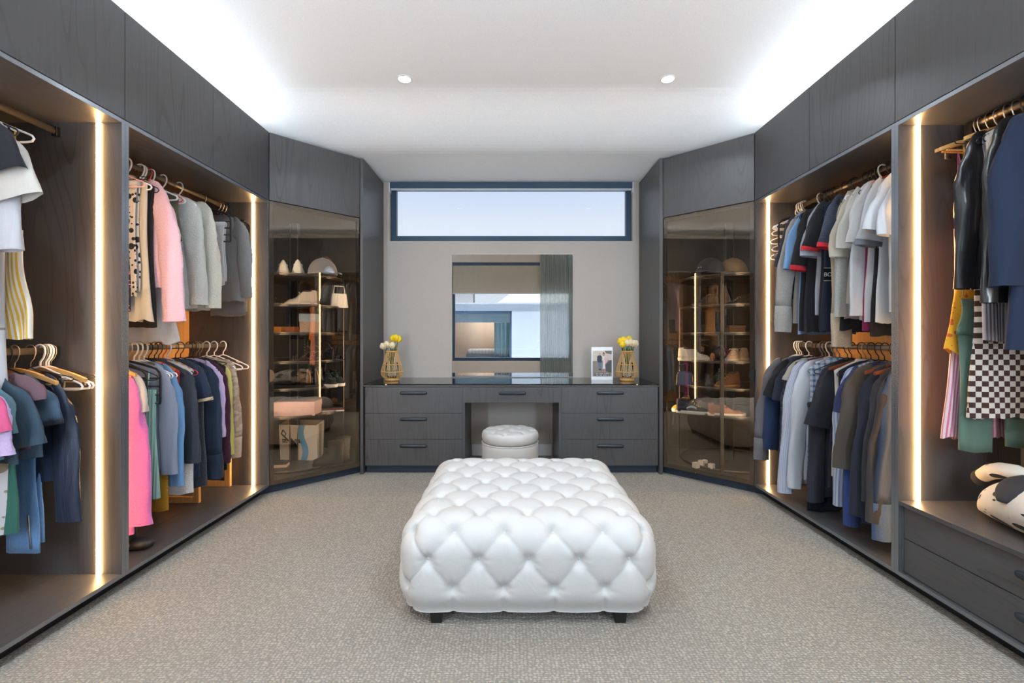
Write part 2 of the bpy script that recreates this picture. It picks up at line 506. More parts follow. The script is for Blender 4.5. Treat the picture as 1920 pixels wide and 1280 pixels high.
b2 = thing('roller_blind', 'half lowered grey linen roller blind reflected in the mirror', 'blind', (-.2, YF-.03, 2.6))
LINEN = fab((212, 206, 192), 'marl')
MB().box(BX0+.01, BX1-.01, YF-.045, YF-.04, 2.08, 2.66).obj('blind_fabric', LINEN, b2)
MB().box(BX0+.01, BX1-.01, YF-.06, YF-.02, 2.64, 2.70).obj('cassette', WINFRAME, b2)
MB().box(BX0+.01, BX1-.01, YF-.05, YF-.035, 2.055, 2.08).obj('bottom_bar', simple('pale_grey_bar', (190, 196, 204), .4), b2)

def sheer():
    t = NT('grey_sheer_curtain')
    tr = t.n('ShaderNodeBsdfTransparent'); di = t.n('ShaderNodeBsdfDiffuse'); tl = t.n('ShaderNodeBsdfTranslucent')
    nz = t.noise(t.mapped((300, 300, 40)), 1, 2)
    c = t.mix(nz, lin((150, 158, 156)), lin((196, 202, 198)))
    t.l(c, di.inputs[0]); t.l(c, tl.inputs[0])
    m1 = t.n('ShaderNodeMixShader'); m1.inputs[0].default_value = .4; t.l(di.outputs[0], m1.inputs[1]); t.l(tl.outputs[0], m1.inputs[2])
    m2 = t.n('ShaderNodeMixShader'); m2.inputs[0].default_value = .22; t.l(m1.outputs[0], m2.inputs[1]); t.l(tr.outputs[0], m2.inputs[2])
    t.l(m2.outputs[0], t.out.inputs[0]); return t.m
SHEER = sheer()
def curtain(mb, x0, x1, y, z0, z1, amp, waves, n=160, rows=8):
    rings = []
    for r in range(rows+1):
        v = r/rows; z = z1+(z0-z1)*v; ring = []
        for i in range(n+1):
            u = i/n
            ph = u*waves*2*pi+.8*sin(u*23)
            ring.append((x0+(x1-x0)*u+.006*sin(ph*.5+v*2), y+amp*(.6+.4*v)*sin(ph)+.006*sin(u*61+v*3), z))
        rings.append(ring)
    return mb.loft(rings, False, False, closed=False)
cu = thing('sheer_curtain', 'grey pleated sheer curtain reflected in the right part of the mirror', 'curtain', (.95, YF+.03, .02))
curtain(MB(), .57, 1.30, YF+.045, .015, 2.87, .028, 17).obj('cloth', SHEER, cu, smooth=True)
MB().box(.5, 1.36, YF+.02, YF+.07, 2.87, 2.948).obj('track', WHITEPAINT, cu)

# the wing of the house across the courtyard, which only the mirror shows
FY = -5.0
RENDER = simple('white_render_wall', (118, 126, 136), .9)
hb = thing('house_wing', 'white rendered house wing with a curtained window seen in the mirror', 'building', (0, FY, 0))
w = MB()
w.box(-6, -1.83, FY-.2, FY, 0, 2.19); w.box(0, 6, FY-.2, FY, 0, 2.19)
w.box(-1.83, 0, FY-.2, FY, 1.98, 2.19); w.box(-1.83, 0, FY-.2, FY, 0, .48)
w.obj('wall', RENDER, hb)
MB().box(-6, 6, FY-.25, FY+.03, 2.19, 2.23).obj('parapet', simple('pale_coping', (120, 126, 134), .7), hb)
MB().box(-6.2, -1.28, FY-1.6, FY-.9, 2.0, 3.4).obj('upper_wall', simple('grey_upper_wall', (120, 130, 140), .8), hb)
MB().add([(-.7, FY-.6, 2.1), (6, FY-.6, 2.1), (6, FY-3.4, 3.1), (.3, FY-3.4, 3.1), (-.7, FY-.6, 2.0), (6, FY-.6, 2.0), (6, FY-3.4, 2.9), (.3, FY-3.4, 2.9)],
         [(0,1,2,3),(7,6,5,4),(0,4,5,1),(1,5,6,2),(2,6,7,3),(3,7,4,0)]).obj('roof', simple('grey_tiles', (84, 88, 88), .9, nb=.3, nscale=8), hb)
wf = MB().box(-1.83, 0, FY-.1, FY-.06, 1.90, 1.98).box(-1.83, 0, FY-.1, FY-.06, .48, .53).box(-.05, 0, FY-.1, FY-.06, .5, 1.95).box(-1.83, -1.79, FY-.1, FY-.06, .5, 1.95)
wf = wf.obj('window_frame', WINFRAME, hb)
MB().box(-1.8, -.04, FY-.09, FY-.084, .5, 1.95).obj('pane', CLEARGLASS, wf)
MB().box(-1.8, -.03, FY-.16, FY-.14, 1.62, 1.95).obj('blind', simple('slate_blind', (96, 116, 128), .7), hb)
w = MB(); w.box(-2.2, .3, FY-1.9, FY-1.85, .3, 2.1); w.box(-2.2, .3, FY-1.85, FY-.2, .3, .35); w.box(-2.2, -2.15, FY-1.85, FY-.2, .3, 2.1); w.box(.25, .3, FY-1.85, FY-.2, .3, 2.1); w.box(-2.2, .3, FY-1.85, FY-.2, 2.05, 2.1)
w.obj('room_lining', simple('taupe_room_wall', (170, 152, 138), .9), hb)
curtain(MB(), -.56, -.02, FY-.3, .36, 1.62, .03, 9).obj('curtain', fab((120, 150, 160)), hb, smooth=True)
rl = thing('far_fill_lamp', 'added fill lamp inside the far room seen in the mirror', 'lamp', (-.9, FY-1.0, 2.0))  # unseen lamp added to brighten the far room
MB().lathe([(.12, 0), (.14, -.05), (.002, -.06)], (-.9, FY-1.0, 2.05), 24).obj('shade', WHITEPAINT, rl, smooth=True)
ld_ = bpy.data.lights.new('far_fill_light', 'POINT'); ld_.energy = 60; ld_.color = (1, .9, .8); ld_.shadow_soft_size = .05
lo_ = bpy.data.objects.new('lamp', ld_); COL.objects.link(lo_); lo_.parent = rl; lo_.location = (0, 0, -.15)
bd = thing('bed', 'low bed with a pale quilt behind the far window in the mirror', 'bed', (-.95, FY-1.2, .35))
MB().box(-1.5, -.45, FY-1.75, FY-.75, .35, .60).obj('bed_base', simple('slate_bed', (100, 112, 122), .8), bd, bev=.02)
MB().box(-1.48, -.47, FY-1.73, FY-.77, .60, .76).obj('quilt', fab((226, 226, 226), 'plaid', (190, 192, 198), 9), bd, bev=.05)
struct('floor_outside', MB().box(-8, 8, -9, -.35, -.2, -.1), simple('courtyard_paving', (206, 214, 226), .9))

# ---------------------------------------------------------------- wall mirror
mi = thing('wall_mirror', 'frameless wall mirror above the desk reflecting a window', 'mirror', (0, YW-.012, .787))
MB().box(-.607, .616, YW-.014, YW-.002, .787, 2.02).obj('backing', simple('mirror_edge', (205, 205, 200), .3), mi)
MB().add([(-.603, YW-.0145, .790), (.612, YW-.0145, .790), (.612, YW-.0145, 2.016), (-.603, YW-.0145, 2.016)], [(0,1,2,3)]).obj('mirror_glass', MIRROR, mi)

# ---------------------------------------------------------------- downlights
def downlight(x, y, label, watts=None, tilt=0.0):
    t = thing('downlight', label, 'light', (x, y, HC_))
    MB().lathe([(.050, 0), (.050, -.004), (.043, -.006), (.041, -.003)], (x, y, HC_), 32, cap1=False).obj('trim_ring', WHITEPAINT, t, smooth=True)
    MB().lathe([(.041, -.0035), (.002, -.0035)], (x, y, HC_), 32, cap0=False).obj('lens', LENS, t)
    ld = bpy.data.lights.new('downlight_lamp', 'AREA'); ld.shape = 'DISK'; ld.size = .075; ld.energy = watts or DOWNLIGHT_W; ld.color = (.80, .91, 1.0); ld.spread = math.radians(136)
    lo = bpy.data.objects.new('lamp', ld); COL.objects.link(lo); lo.parent = t; lo.location = (0, 0, -.008); lo.rotation_euler = (tilt, 0, 0)
downlight(PX(758.5, 148, 3.07).x, 3.07, 'round white ceiling downlight above the left wardrobe side')
downlight(PX(1252, 150, 3.07).x, 3.07, 'round white ceiling downlight above the right wardrobe side')
downlight(-.86, 1.1, 'added unseen ceiling downlight behind the ottoman above the left')  # second row, added out of view to brighten the room
downlight(.86, 1.1, 'added unseen ceiling downlight behind the ottoman above the right')

downlight(-.86, .35, 'added fill downlight nearest the window above the left', ADDED_ROW_W, .62)  # third row, added and tilted to light the desk and ottoman fronts
downlight(.86, .35, 'added fill downlight nearest the window above the right', ADDED_ROW_W, .62)

def fill_lamp(x, label):  # made-up fixture adding cool fill on the desk and kneehole
    t = thing('fill_lamp', label, 'lamp', (x, YF, .75))
    MB().box(x-.07, x+.07, YF+.001, YF+.03, .75, 2.05).obj('back_plate', WHITEPAINT, t, bev=.004)
    MB().box(x-.06, x+.06, YF+.03, YF+.034, .76, 2.04).obj('diffuser', emissive('fill_lamp_diffuser', (.80, .91, 1.0), 2.0), t)
    ld = bpy.data.lights.new('fill_lamp_light', 'AREA'); ld.shape = 'RECTANGLE'; ld.size = .12; ld.size_y = 1.28; ld.energy = FILL_LAMP_W; ld.color = (.69, .85, 1.0)
    lo = bpy.data.objects.new('lamp', ld); COL.objects.link(lo); lo.parent = t; lo.location = (0, .038, .65); lo.rotation_euler = (pi/2, 0, 0)
fill_lamp(-1.53, 'tall slim added fill lamp beside the window behind the camera on the left')
fill_lamp(1.53, 'tall slim added fill lamp beside the window behind the camera on the right')

# ---------------------------------------------------------------- wardrobes
SIDES = {-1: dict(XF=1.831, YD=2.134, YE=3.397), 1: dict(XF=1.837, YD=2.16, YE=3.407)}
RODX, RODU, RODL = 2.13, 2.155, 1.132

def pill_handle(c, axis, L, parent, out, mat=DARKHANDLE, h=.014):
    """rounded bar pull; axis is the direction it runs, out the direction it stands proud"""
    a = Vector(axis); o = Vector(out); c = Vector(c); rings = []
    prof = []
    for k in range(-6, 7):
        s_ = max(-1, min(1, k/6)); t_ = s_*pi/2
        prof.append((L/2-h if s_ > 0 else -(L/2-h), s_, t_))
    pts = []
    for k in range(7):
        t_ = -pi/2+k/6*pi/2
        pts.append((-(L/2-h)+h*sin(t_), max(.08, cos(t_))))
    for k in range(7):
        t_ = k/6*pi/2
        pts.append(((L/2-h)+h*sin(t_), max(.08, cos(t_))))
    for d, r in pts:
        rings.append([c+a*d+Vector((0,0,1))*h*r*cos(2*pi*j/12)+o*(.011+.011*r*sin(2*pi*j/12)) for j in range(12)])
    return MB().loft(rings).obj('handle', mat, parent, smooth=True)

def led(s, x, y, z0, z1, face, parent):
    """half round diffuser on a side panel; face = -1 looks to the camera, +1 away"""
    rings = []
    for z in (z0, z1):
        rings.append([(x+.0085*cos(pi*k/8), y+face*.013*sin(pi*k/8), z) for k in range(9)])
    return MB().loft(rings).obj('led_strip', LEDW if face < 0 else LEDW2, parent, smooth=False)

def rod(s, y0, y1, z, parent):
    rings = []
    x = s*RODX
    for y in (y0, y1):
        rings.append([(x+.0075*cos(2*pi*k/14), y, z+.0155*sin(2*pi*k/14)) for k in range(14)])
    r = MB().loft(rings).obj('hanging_rail', BRASS, parent, smooth=True)
    for yy, d in ((y0, 1), (y1, -1)):
        MB().box(x-.013, x+.013, yy, yy+d*.018, z-.024, z+.02).obj('rail_bracket', BLACKMETAL, r, bev=.002)

def bay(s, y0, y1, label, bench=None, lower=True, upper=True):
    XF = SIDES[s]['XF']; f = s*XF; b = s*XB; t = .02
    T = thing('wardrobe', label, 'wardrobe', (s*(XF+.3), (y0+y1)/2, 0))
    for (a0, a1) in ((y0, y0+t), (y1-t, y1)):
        MB().box(f, b, a0+.0003, a1-.0003, ZB, 2.2195).box(f+s*.022, b, a0+.0003, a1-.0003, 2.2195, ZT-.02).obj('side_panel', VEN, T)
    MB().box(f, b, y0+t, y1-t, 2.2, 2.2195).obj('soffit_panel', VENY, T)
    MB().box(f, b, y0+t, y1-t, ZB, .083).obj('floor_panel', VENY, T)
    MB().box(f+s*.022, b, y0, y1, ZT-.02, ZT).obj('top_panel', VENY, T)
    MB().box(b-s*.018, b, y0+t, y1-t, .083, 2.2).obj('back_panel', PINE if y1 > 3 else VEN, T)
    MB().box(f+s*.068, f+s*.086, y0, y1, 0, ZB).obj('kickboard', KICK, T)
    ym = (y0+y1)/2
    for (a0, a1) in ((y0+.0018, ym-.0018), (ym+.0018, y1-.0018)):
        MB().box(f, f+s*.02, a0, a1, 2.2235, ZT).obj('overhead_door', VEN, T, bev=.0008)
    zl = .083
    if bench:
        MB().box(f+s*.001, b, y0+t, y1-t, .398, .418).obj('bench_top', VENY, T, bev=.001)
        for (z0, z1, zh) in ((.0865, .2435, .182), (.2475, .395, .335)):
            d = MB().box(f+s*.016, f+s*.036, y0+t+.012, y1-t-.012, z0, z1).obj('drawer', VENY, T, bev=.001)
            pill_handle((f+s*.016, 1.53, zh), (0,1,0), .24, d, (-s, 0, 0))
        MB().box(f+s*.014, f+s*.034, y1-t-.011, y1-t, .0865, .395).obj('filler_strip', EDGE, T)
        MB().box(f+s*.014, f+s*.034, y0+t, y0+t+.011, .0865, .395).obj('filler_strip', EDGE, T)
        zl = .418
    for (e0, e1) in ((y0+.0005, y0+t-.0005), (y1-t+.0005, y1-.0005)):
        MB().box(f-s*.0012, f-s*.0001, e0, e1, ZB+.001, 2.219).obj('edge_trim', EDGE, T)
    for (e0, e1) in ((2.2005, 2.219), (ZB+.0005, .0825)):
        MB().box(f-s*.0012, f-s*.0001, y0+t, y1-t, e0, e1).obj('edge_trim', EDGE, T)
    lx = s*1.936 if s < 0 else 1.926
    led(s, lx, y1-t, zl, 2.2, -1, T)
    led(s, lx, y0+t, zl, 2.2, 1, T)
    if upper: rod(s, y0+t, y1-t, RODU, T)
    if lower: rod(s, y0+t, y1-t, RODL, T)
    return T

W = {}
W['L'] = bay(-1, 2.134, 3.397, 'open wardrobe bay holding the paw print pyjamas and pink fleece')
W['l'] = bay(-1, .874, 2.134, 'open wardrobe bay holding the yellow striped sundress and navy coat')
W['R'] = bay(1, 2.16, 3.407, 'open wardrobe bay crowded with white and black T-shirts')
W['r'] = bay(1, .892, 2.16, 'open wardrobe bay with drawers under a bench shelf', bench=True, lower=False, upper=False)
# elbowed rail of the bay with the drawers
x_ = RODX
pr = MB()
pr.tube([(x_, .92, RODU+.012), (x_, 2.02, RODU+.012), (x_, 2.09, RODU+.012)], .0165, 14)
pr = pr.obj('hanging_rail', BRASS, W['r'], smooth=True)
MB().box(x_-.02, x_+.02, 2.068, 2.104, RODU-.085, RODU+.03).obj('rail_elbow', BLACKMETAL, pr, bev=.004)
MB().tube([(x_, 2.086, RODU-.08), (x_, 2.086, RODU-.13)], .008, 10).obj('rail_pin', CHROME, pr, smooth=True)
MB().box(x_-.02, x_+.02, .912, .93, RODU-.03, RODU+.04).obj('rail_bracket', BLACKMETAL, pr, bev=.003)
# closed tall cabinets nearer the camera than the picture's edge
for s in (-1, 1):
    y1 = .874 if s < 0 else .892
    f = s*SIDES[s]['XF']
    T = thing('tall_cabinet', 'closed charcoal cabinet nearest the window on the %s' % ('left' if s < 0 else 'right'), 'cabinet', (s*2.13, .37, 0))
    MB().box(f+s*.022, s*XB, -.14, y1-.001, ZB, ZT).obj('carcass', VEN, T)
    for a0, a1 in ((-.14, .365), (.369, y1-.003)):
        d = MB().box(f, f+s*.02, a0, a1, .067, ZT).obj('door', VEN, T, bev=.001)
    MB().box(f+s*.068, f+s*.086, -.14, y1, 0, ZB).obj('kickboard', KICK, T)
# cove lights lying on the wardrobe tops
for s in (-1, 1):
    f = s*(SIDES[s]['XF']+.16)
    t = thing('cove_light', 'hidden cove light strip on top of the %s wardrobes' % ('left' if s < 0 else 'right'), 'light', (f, 1.6, ZT))
    MB().box(f-.012, f+.012, -.1, SIDES[s]['YE']-.03, ZT+.001, ZT+.006).obj('profile', simple('aluminium', (180, 180, 180), .4, .8), t)
    MB().obox((f, (SIDES[s]['YE']-.13)/2, ZT+.018), (.82, 0, .57*s), (0, 1, 0), (-.57*s, 0, .82), .009, (SIDES[s]['YE']+.07)/2, .002).obj('diffuser', LEDC, t)

# ---------------------------------------------------------------- corner display cabinets with bronze glass doors
VL, VR = -1.288, 1.2795     # inner faces of the desk's end panels
CORNER = {}
for s in (-1, 1):
    S = SIDES[s]
    A = Vector((s*S['XF'], S['YE'], 0)); B = Vector((-1.312 if s < 0 else 1.308, 3.916, 0))
    u = (B-A).normalized(); L = (B-A).length
    n = Vector((u.y, -u.x, 0))
    if n.y > 0: n = -n
    up = Vector((0, 0, 1))
    C = thing('corner_cabinet', 'angled corner cabinet with bronze glass door beside the %s' % ('paw print pyjama wardrobe' if s < 0 else 'T-shirt wardrobe'), 'cabinet', tuple((A+B)/2))
    pts = [(A.x, A.y), (B.x, B.y), (B.x, 4.515), (s*(XB-.0), 4.515), (s*(XB-.0), S['YE']+.001), (A.x+s*.02, S['YE']+.001)]
    if s > 0: pts = pts[::-1]
    inset = [(p[0]-n.x*.024, p[1]-n.y*.024) if i in ((0, 1) if s < 0 else (len(pts)-1, len(pts)-2)) else p for i, p in enumerate(pts)]
    MB().prism(inset, ZB, .083).obj('floor_panel', VENY, C)
    MB().prism(inset, 2.2, 2.22).obj('soffit_panel', VENY, C)
    MB().prism(inset, 2.715, ZT).obj('top_panel', VENY, C)
    MB().box(s*XB, s*(XB-.016), S['YE']+.002, 4.499, .083, 2.2).obj('back_panel', VEND, C)
    MB().box(s*XB, B.x, 4.499, 4.515, .083, 2.2).obj('back_panel', VEND, C)
    g = .004
    MB().obox((A+B)/2-n*.010+up*((2.2255+ZT)/2), u, n, up, L/2-g, .010, (ZT-2.2255)/2).obj('overhead_panel', VEN, C, bev=.001)
    MB().obox((A+B)/2-n*.06+up*(ZB/2), u, n, up, L/2+.05, .008, ZB/2).obj('kickboard', simple('blue_black_kick', (38, 50, 66), .5), C)
    fb = MB()
    zc, zh = (ZB+.004+2.2185)/2, (2.2185-ZB-.004)/2
    ctr = (A+B)/2-n*.014
    fw = .016
    for e in (-1, 1):
        fb.obox(ctr+u*e*(L/2-g-fw)+up*zc, u, n, up, fw, .009, zh)
        fb.obox(ctr+up*(zc+e*(zh-fw)), u, n, up, L/2-g-2*fw, .009, fw)
    door = fb.obj('glass_door', FRAMEB, C)
    MB().obox((A+B)/2-n*.002+up*zc, u, n, up, L/2-g, .0025, zh).obj('pane', BRONZEGLASS, door)
    # half-moon pull on the wardrobe side
    hc = A+u*.006+up*.90+n*.002
    ring = []
    hp = [(0.0, -.046)]+[(.034*sin(pi*k/14), -.046*cos(pi*k/14)) for k in range(1, 14)]+[(0, .046)]
    r0 = [hc+u*(a-.004)+up*b for a, b in hp]; r1 = [p+n*.012 for p in r0]
    MB().loft([r0, r1] if s < 0 else [r1, r0]).obj('handle', simple('bronze_pull', (128, 104, 80), .4, .8) if s < 0 else simple('black_pull', (22, 22, 24), .4, .3), door)
    MB().box(s*XB, A.x+s*.03, S['YE']+.0012, S['YE']+.006, .083, 2.2).obj('side_lining', VEND, C)
    MB().box(B.x-s*.0-(-s)*.0008, B.x+s*.006, B.y+.03, 4.499, .083, 2.2).obj('side_lining', VEND, C)
    # small light bar inside, behind the door frame
    lp = A+u*.018-n*.030
    MB().obox(lp+up*1.15, u, n, up, .004, .004, 1.0).obj('light_bar', LEDI, C)
    lp = B-u*.013-n*.030
    MB().obox(lp+up*1.15, u, n, up, .004, .004, 1.0).obj('light_bar', LEDI, C)
    # rotating shoe rack
    cx, cy = s*1.925, 4.01
    CORNER[s] = (cx, cy)
    R = thing('rotating_shoe_rack', 'tall rotating shoe rack with round shelves inside the %s corner cabinet' % ('left' if s < 0 else 'right'), 'shoe rack', (cx, cy, .083))
    SH = [1.70, 1.45, 1.22, .985, .765, .54, .10]
    for z in SH:
        q = MB().lathe([(.385, -.012), (.395, -.012), (.395, 0), (.0001, 0)], (cx, cy, z), 40, cap0=False, cap1=False)
        q.lathe([(.0001, -.012), (.385, -.012)], (cx, cy, z), 40, cap0=False, cap1=False)
        sh = q.obj('shelf', simple('dark_shelf', (44, 44, 48), .3), R)
        MB().torus((cx, cy, z+.006), .397, .005, 48, 6).obj('rim', BRASS, sh, smooth=True)
    MB().box(cx-.028, cx+.028, cy-.028, cy+.028, .084, 2.199).obj('column', BLACKMETAL, R, bev=.002)
    for dx in (-.034, .034):
        MB().tube([(cx+dx, cy-.03, .09), (cx+dx, cy-.03, 2.19)], .005, 8).obj('column_trim', BRASS, R, smooth=True)
    angs = ((252, 'flat'), (14, 'pole')) if s < 0 else ((238, 'flat'), (160, 'pole'))
    for a, k in angs:
        px_, py_ = cx+.405*cos(math.radians(a)), cy+.405*sin(math.radians(a))
        if k == 'flat':
            MB().box(px_-.015, px_+.015, py_-.006, py_+.006, .09, 1.72).obj('post', BLACKMETAL, R, bev=.002)
        else:
            MB().tube([(px_, py_, .1), (px_, py_, 1.72)], .006, 8).obj('post', CHROME, R, smooth=True)

# ---------------------------------------------------------------- dressing desk
for x0, x1, nm in ((-1.312, VL, 'left'), (VR, 1.308, 'right')):
    t = thing('end_panel', 'tall charcoal end panel standing at the %s end of the dressing desk' % nm, 'panel', ((x0+x1)/2, 4.2, 0))
    MB().box(x0, x1, 3.903, YW-.001, 0, ZT).obj('panel_board', VEN, t, bev=.001)
D = thing('dressing_desk', 'long charcoal dressing desk with seven drawers and a kneehole', 'desk', (0, 4.2, 0))
FYD = 3.92
for x0, x1 in ((-1.276, -.4302), (.4332, 1.2722)):
    MB().box(x0, x1, FYD+.021, YW-.002, .0705, .757).obj('drawer_carcass', VEN, D)
    MB().box(x0, x1, FYD+.045, FYD+.06, 0, .0703).obj('kickboard', simple('blue_black_kick', (38, 50, 66), .5), D)
    for z0, z1, zh in ((.5287, .7545, .704), (.300, .5267, .477), (.0715, .298, .244)):
        d = MB().box(x0, x1, FYD, FYD+.02, z0, z1).obj('drawer', VEN, D, bev=.001)
        xc = PX(775, 0, 3.91).x if x0 < 0 else PX(1144.5, 0, 3.91).x
        pill_handle((xc, FYD, zh), (1,0,0), .236, d, (0,-1,0))
for x0, x1 in ((-.4295, -.4075), (.4105, .4325)):
    MB().box(x0, x1, FYD+.001, YW-.002, 0, .757).obj('side_panel', VEN, D)
d = MB().box(-.4235, .4265, FYD-.001, FYD+.02, .6192, .7545).obj('drawer', VEN, D, bev=.001)
MB().box(-.405, .408, FYD+.0205, FYD+.46, .622, .752).obj('drawer_box', VENX, d)
pill_handle((PX(960.5, 0, 3.91).x, FYD, .702), (1,0,0), .236, d, (0,-1,0))
MB().box(VL+.0005, VR-.0005, FYD-.002, YW-.002, .7585, .772).obj('top_board', VENX, D)
MB().box(VL+.0005, VR-.0005, FYD-.004, YW-.002, .7722, .782).obj('glass_top', BLACKGLASS, D, bev=.0015)
MB().box(.300, .330, FYD+.03, FYD+.05, .610, .621).obj('drawer_catch', CHROME, D)

# ---------------------------------------------------------------- tufted ottoman
def soft(a, b, x):
    x = max(0, min(1, (x-a)/(b-a))); return x*x*(3-2*x)
OX, OY = .07, 2.405
OA, OR, OZ = .55, .13, .42
OC = OA-OR; OS = (OC+OR*pi/4)/2.5; OT = .12
def tuft(p, q):
    a, b = abs(sin(pi*p)), abs(sin(pi*q))
    pil = (a*b)**.55
    dp, dq = p-round(p), q-round(q)
    d = hypot(dp, dq)
    wr = .0011*sin(9*atan2(dq, dp)+3*round(p)+5*round(q))*exp(-((d-.24)/.13)**2)
    return .0125*pil-.025*exp(-(d/.16)**2)-.0022*exp(-(min(a, b)/.06)**2)+wr
def top_point(x, y):
    ax, ay = abs(x), abs(y); ex, ey = max(ax-OC, 0), max(ay-OC, 0)
    d = max(ex, ey); sx, sy = (1 if x >= 0 else -1), (1 if y >= 0 else -1)
    if d <= 1e-9: return Vector((x, y, OZ)), Vector((0, 0, 1)), 0.0, 0.0, 0.0
    h = hypot(ex, ey); dx, dy = sx*ex/h, sy*ey/h
    ph = d/OR
    c = Vector((sx*min(ax, OC), sy*min(ay, OC), OZ-OR))
    n = Vector((dx*sin(ph), dy*sin(ph), cos(ph)))
    # perimeter coordinate measured from the middle of the nearest side
    if ay-OC >= ax-OC: u = min(ax, OC)+(OR*atan2(ex, ey) if ey > 0 else 0)
    else: u = min(ay, OC)+(OR*atan2(ey, ex) if ex > 0 else 0)
    return c+n*OR, n, ph, u, (ph-pi/4)*OR
def lat_top(x, y): return tuft((x+y)/OS, (x-y)/OS)
def lat_side(u, w):
    y = 2.5*OS+w*(OS/2)/OT
    h = tuft((u+y)/OS, (u-y)/OS)
    if w > 2*OT-.03:
        k = soft(2*OT-.02, 2*OT+.05, w)
        a = abs(sin(pi*(u/OS+.5)))
        h2 = .012*a**.5-.006*exp(-(a/.12)**2)
        h = h*(1-k)+h2*k
    return h
def ottoman():
    N = 150; H = OC+OR*pi/2
    mb = MB(); V = []; idx = {}
    g = [-H+2*H*i/N for i in range(N+1)]
    def disp_top(x, y):
        p, n, ph, u, w_ = top_point(x, y)
        k = soft(math.radians(38), math.radians(60), ph)
        h = lat_top(x, y)*(1-k)+(lat_side(u, w_)*k if k > 0 else 0)
        return p+n*h
    for j in range(N+1):
        for i in range(N+1):
            idx[(i, j)] = len(V); V.append(disp_top(g[i], g[j]))
    F = [(idx[(i, j)], idx[(i+1, j)], idx[(i+1, j+1)], idx[(i, j+1)]) for j in range(N) for i in range(N)]
    ring = [(i, 0) for i in range(N)]+[(N, j) for j in range(N)]+[(N-i, N) for i in range(N)]+[(0, N-j) for j in range(N)]
    prev = [idx[r] for r in ring]
    base = []
    for r in ring:
        p, n, ph, u, w_ = top_point(g[r[0]], g[r[1]])
        nn = Vector((n.x, n.y, 0)).normalized(); base.append((p, nn, u))
    rows = 44; zlow = .05
    for k in range(1, rows+1):
        z = (OZ-OR)+(zlow-(OZ-OR))*k/rows
        w_ = OR*pi/4+(OZ-OR-z)
        inn = .030*soft(.12, 0, (z-zlow))**2
        cur = []
        for (p, nn, u) in base:
            h = lat_side(u, w_)
            cur.append(len(V)); V.append(Vector((p.x, p.y, z))+nn*(h-inn))
        m = len(ring)
        for i in range(m): F.append((prev[i], cur[i], cur[(i+1) % m], prev[(i+1) % m]))
        prev = cur
    F.append(tuple(prev))
    T = thing('ottoman', 'large square white leather ottoman with deep button tufting', 'ottoman', (OX, OY, 0))
    mb.v = [tuple(v) for v in V]; mb.f = [f[::-1] for f in F]; mb.m = [0]*len(F)
    mb.obj('upholstery', WLEATHER, T, smooth=True, world=False)
    # buttons
    bm_ = MB().ball((0, 0, 0), .0095, .0095, .005, 12, 8)
    proto = None
    def put(pos, n):
        nonlocal proto
        if proto is None:
            o = bm_.obj('button', WLEATHER, T, smooth=True, world=False); proto = o
        else:
            o = proto.copy(); COL.objects.link(o); o.parent = T
        o.location = pos; o.rotation_euler = n.to_track_quat('Z', 'Y').to_euler()
    for i in range(-2, 3):
        for j in range(-2, 3):
            p, n, *_ = top_point(i*OS, j*OS); put(p+n*(lat_top(i*OS, j*OS)+.003), n)
    hs = [-2.5, -1.5, -.5, .5, 1.5, 2.5]
    for i in hs:
        for j in hs:
            p, n, *_ = top_point(i*OS, j*OS); put(p+n*(-.030+.003), n)
    for side in range(4):
        ca, sa = [(1, 0), (0, 1), (-1, 0), (0, -1)][side]
        def world(u, z, h):
            # side facing -y, rotated
            if abs(u) <= OC: x, y, nx, ny = u, -OA, 0, -1
            else:
                a = (abs(u)-OC)/OR; sg = 1 if u > 0 else -1
                nx, ny = sg*sin(a), -cos(a); x, y = sg*OC+OR*nx, -OC+OR*ny
            x += nx*h; y += ny*h
            return Vector((x*ca-y*sa, x*sa+y*ca, z)), Vector((nx*ca-ny*sa, nx*sa+ny*ca, 0))
        zr1 = OZ-OR-(OT-OR*pi/4); zr2 = zr1-OT
        for i in range(-2, 3):
            p, n = world(i*OS, zr1, -.027); put(p, n)
        for i in (-1.5, -.5, .5, 1.5, 2.5):
            p, n = world(i*OS, zr2, -.027); put(p, n)
    for sx in (-1, 1):
        for sy in (-1, 1):
            c = Vector((OX+sx*.385, OY+sy*.50, 0))
            mb = MB().add([(c.x-.022, c.y-.022, 0), (c.x+.022, c.y-.022, 0), (c.x+.022, c.y+.022, 0), (c.x-.022, c.y+.022, 0),
                           (c.x-.028, c.y-.028, .056), (c.x+.028, c.y-.028, .056), (c.x+.028, c.y+.028, .056), (c.x-.028, c.y+.028, .056)],
                          [(0,3,2,1),(4,5,6,7),(0,1,5,4),(1,2,6,5),(2,3,7,6),(3,0,4,7)])
            mb.obj('leg', simple('black_wood_leg', (26, 24, 24), .4), T, bev=.002)
ottoman()

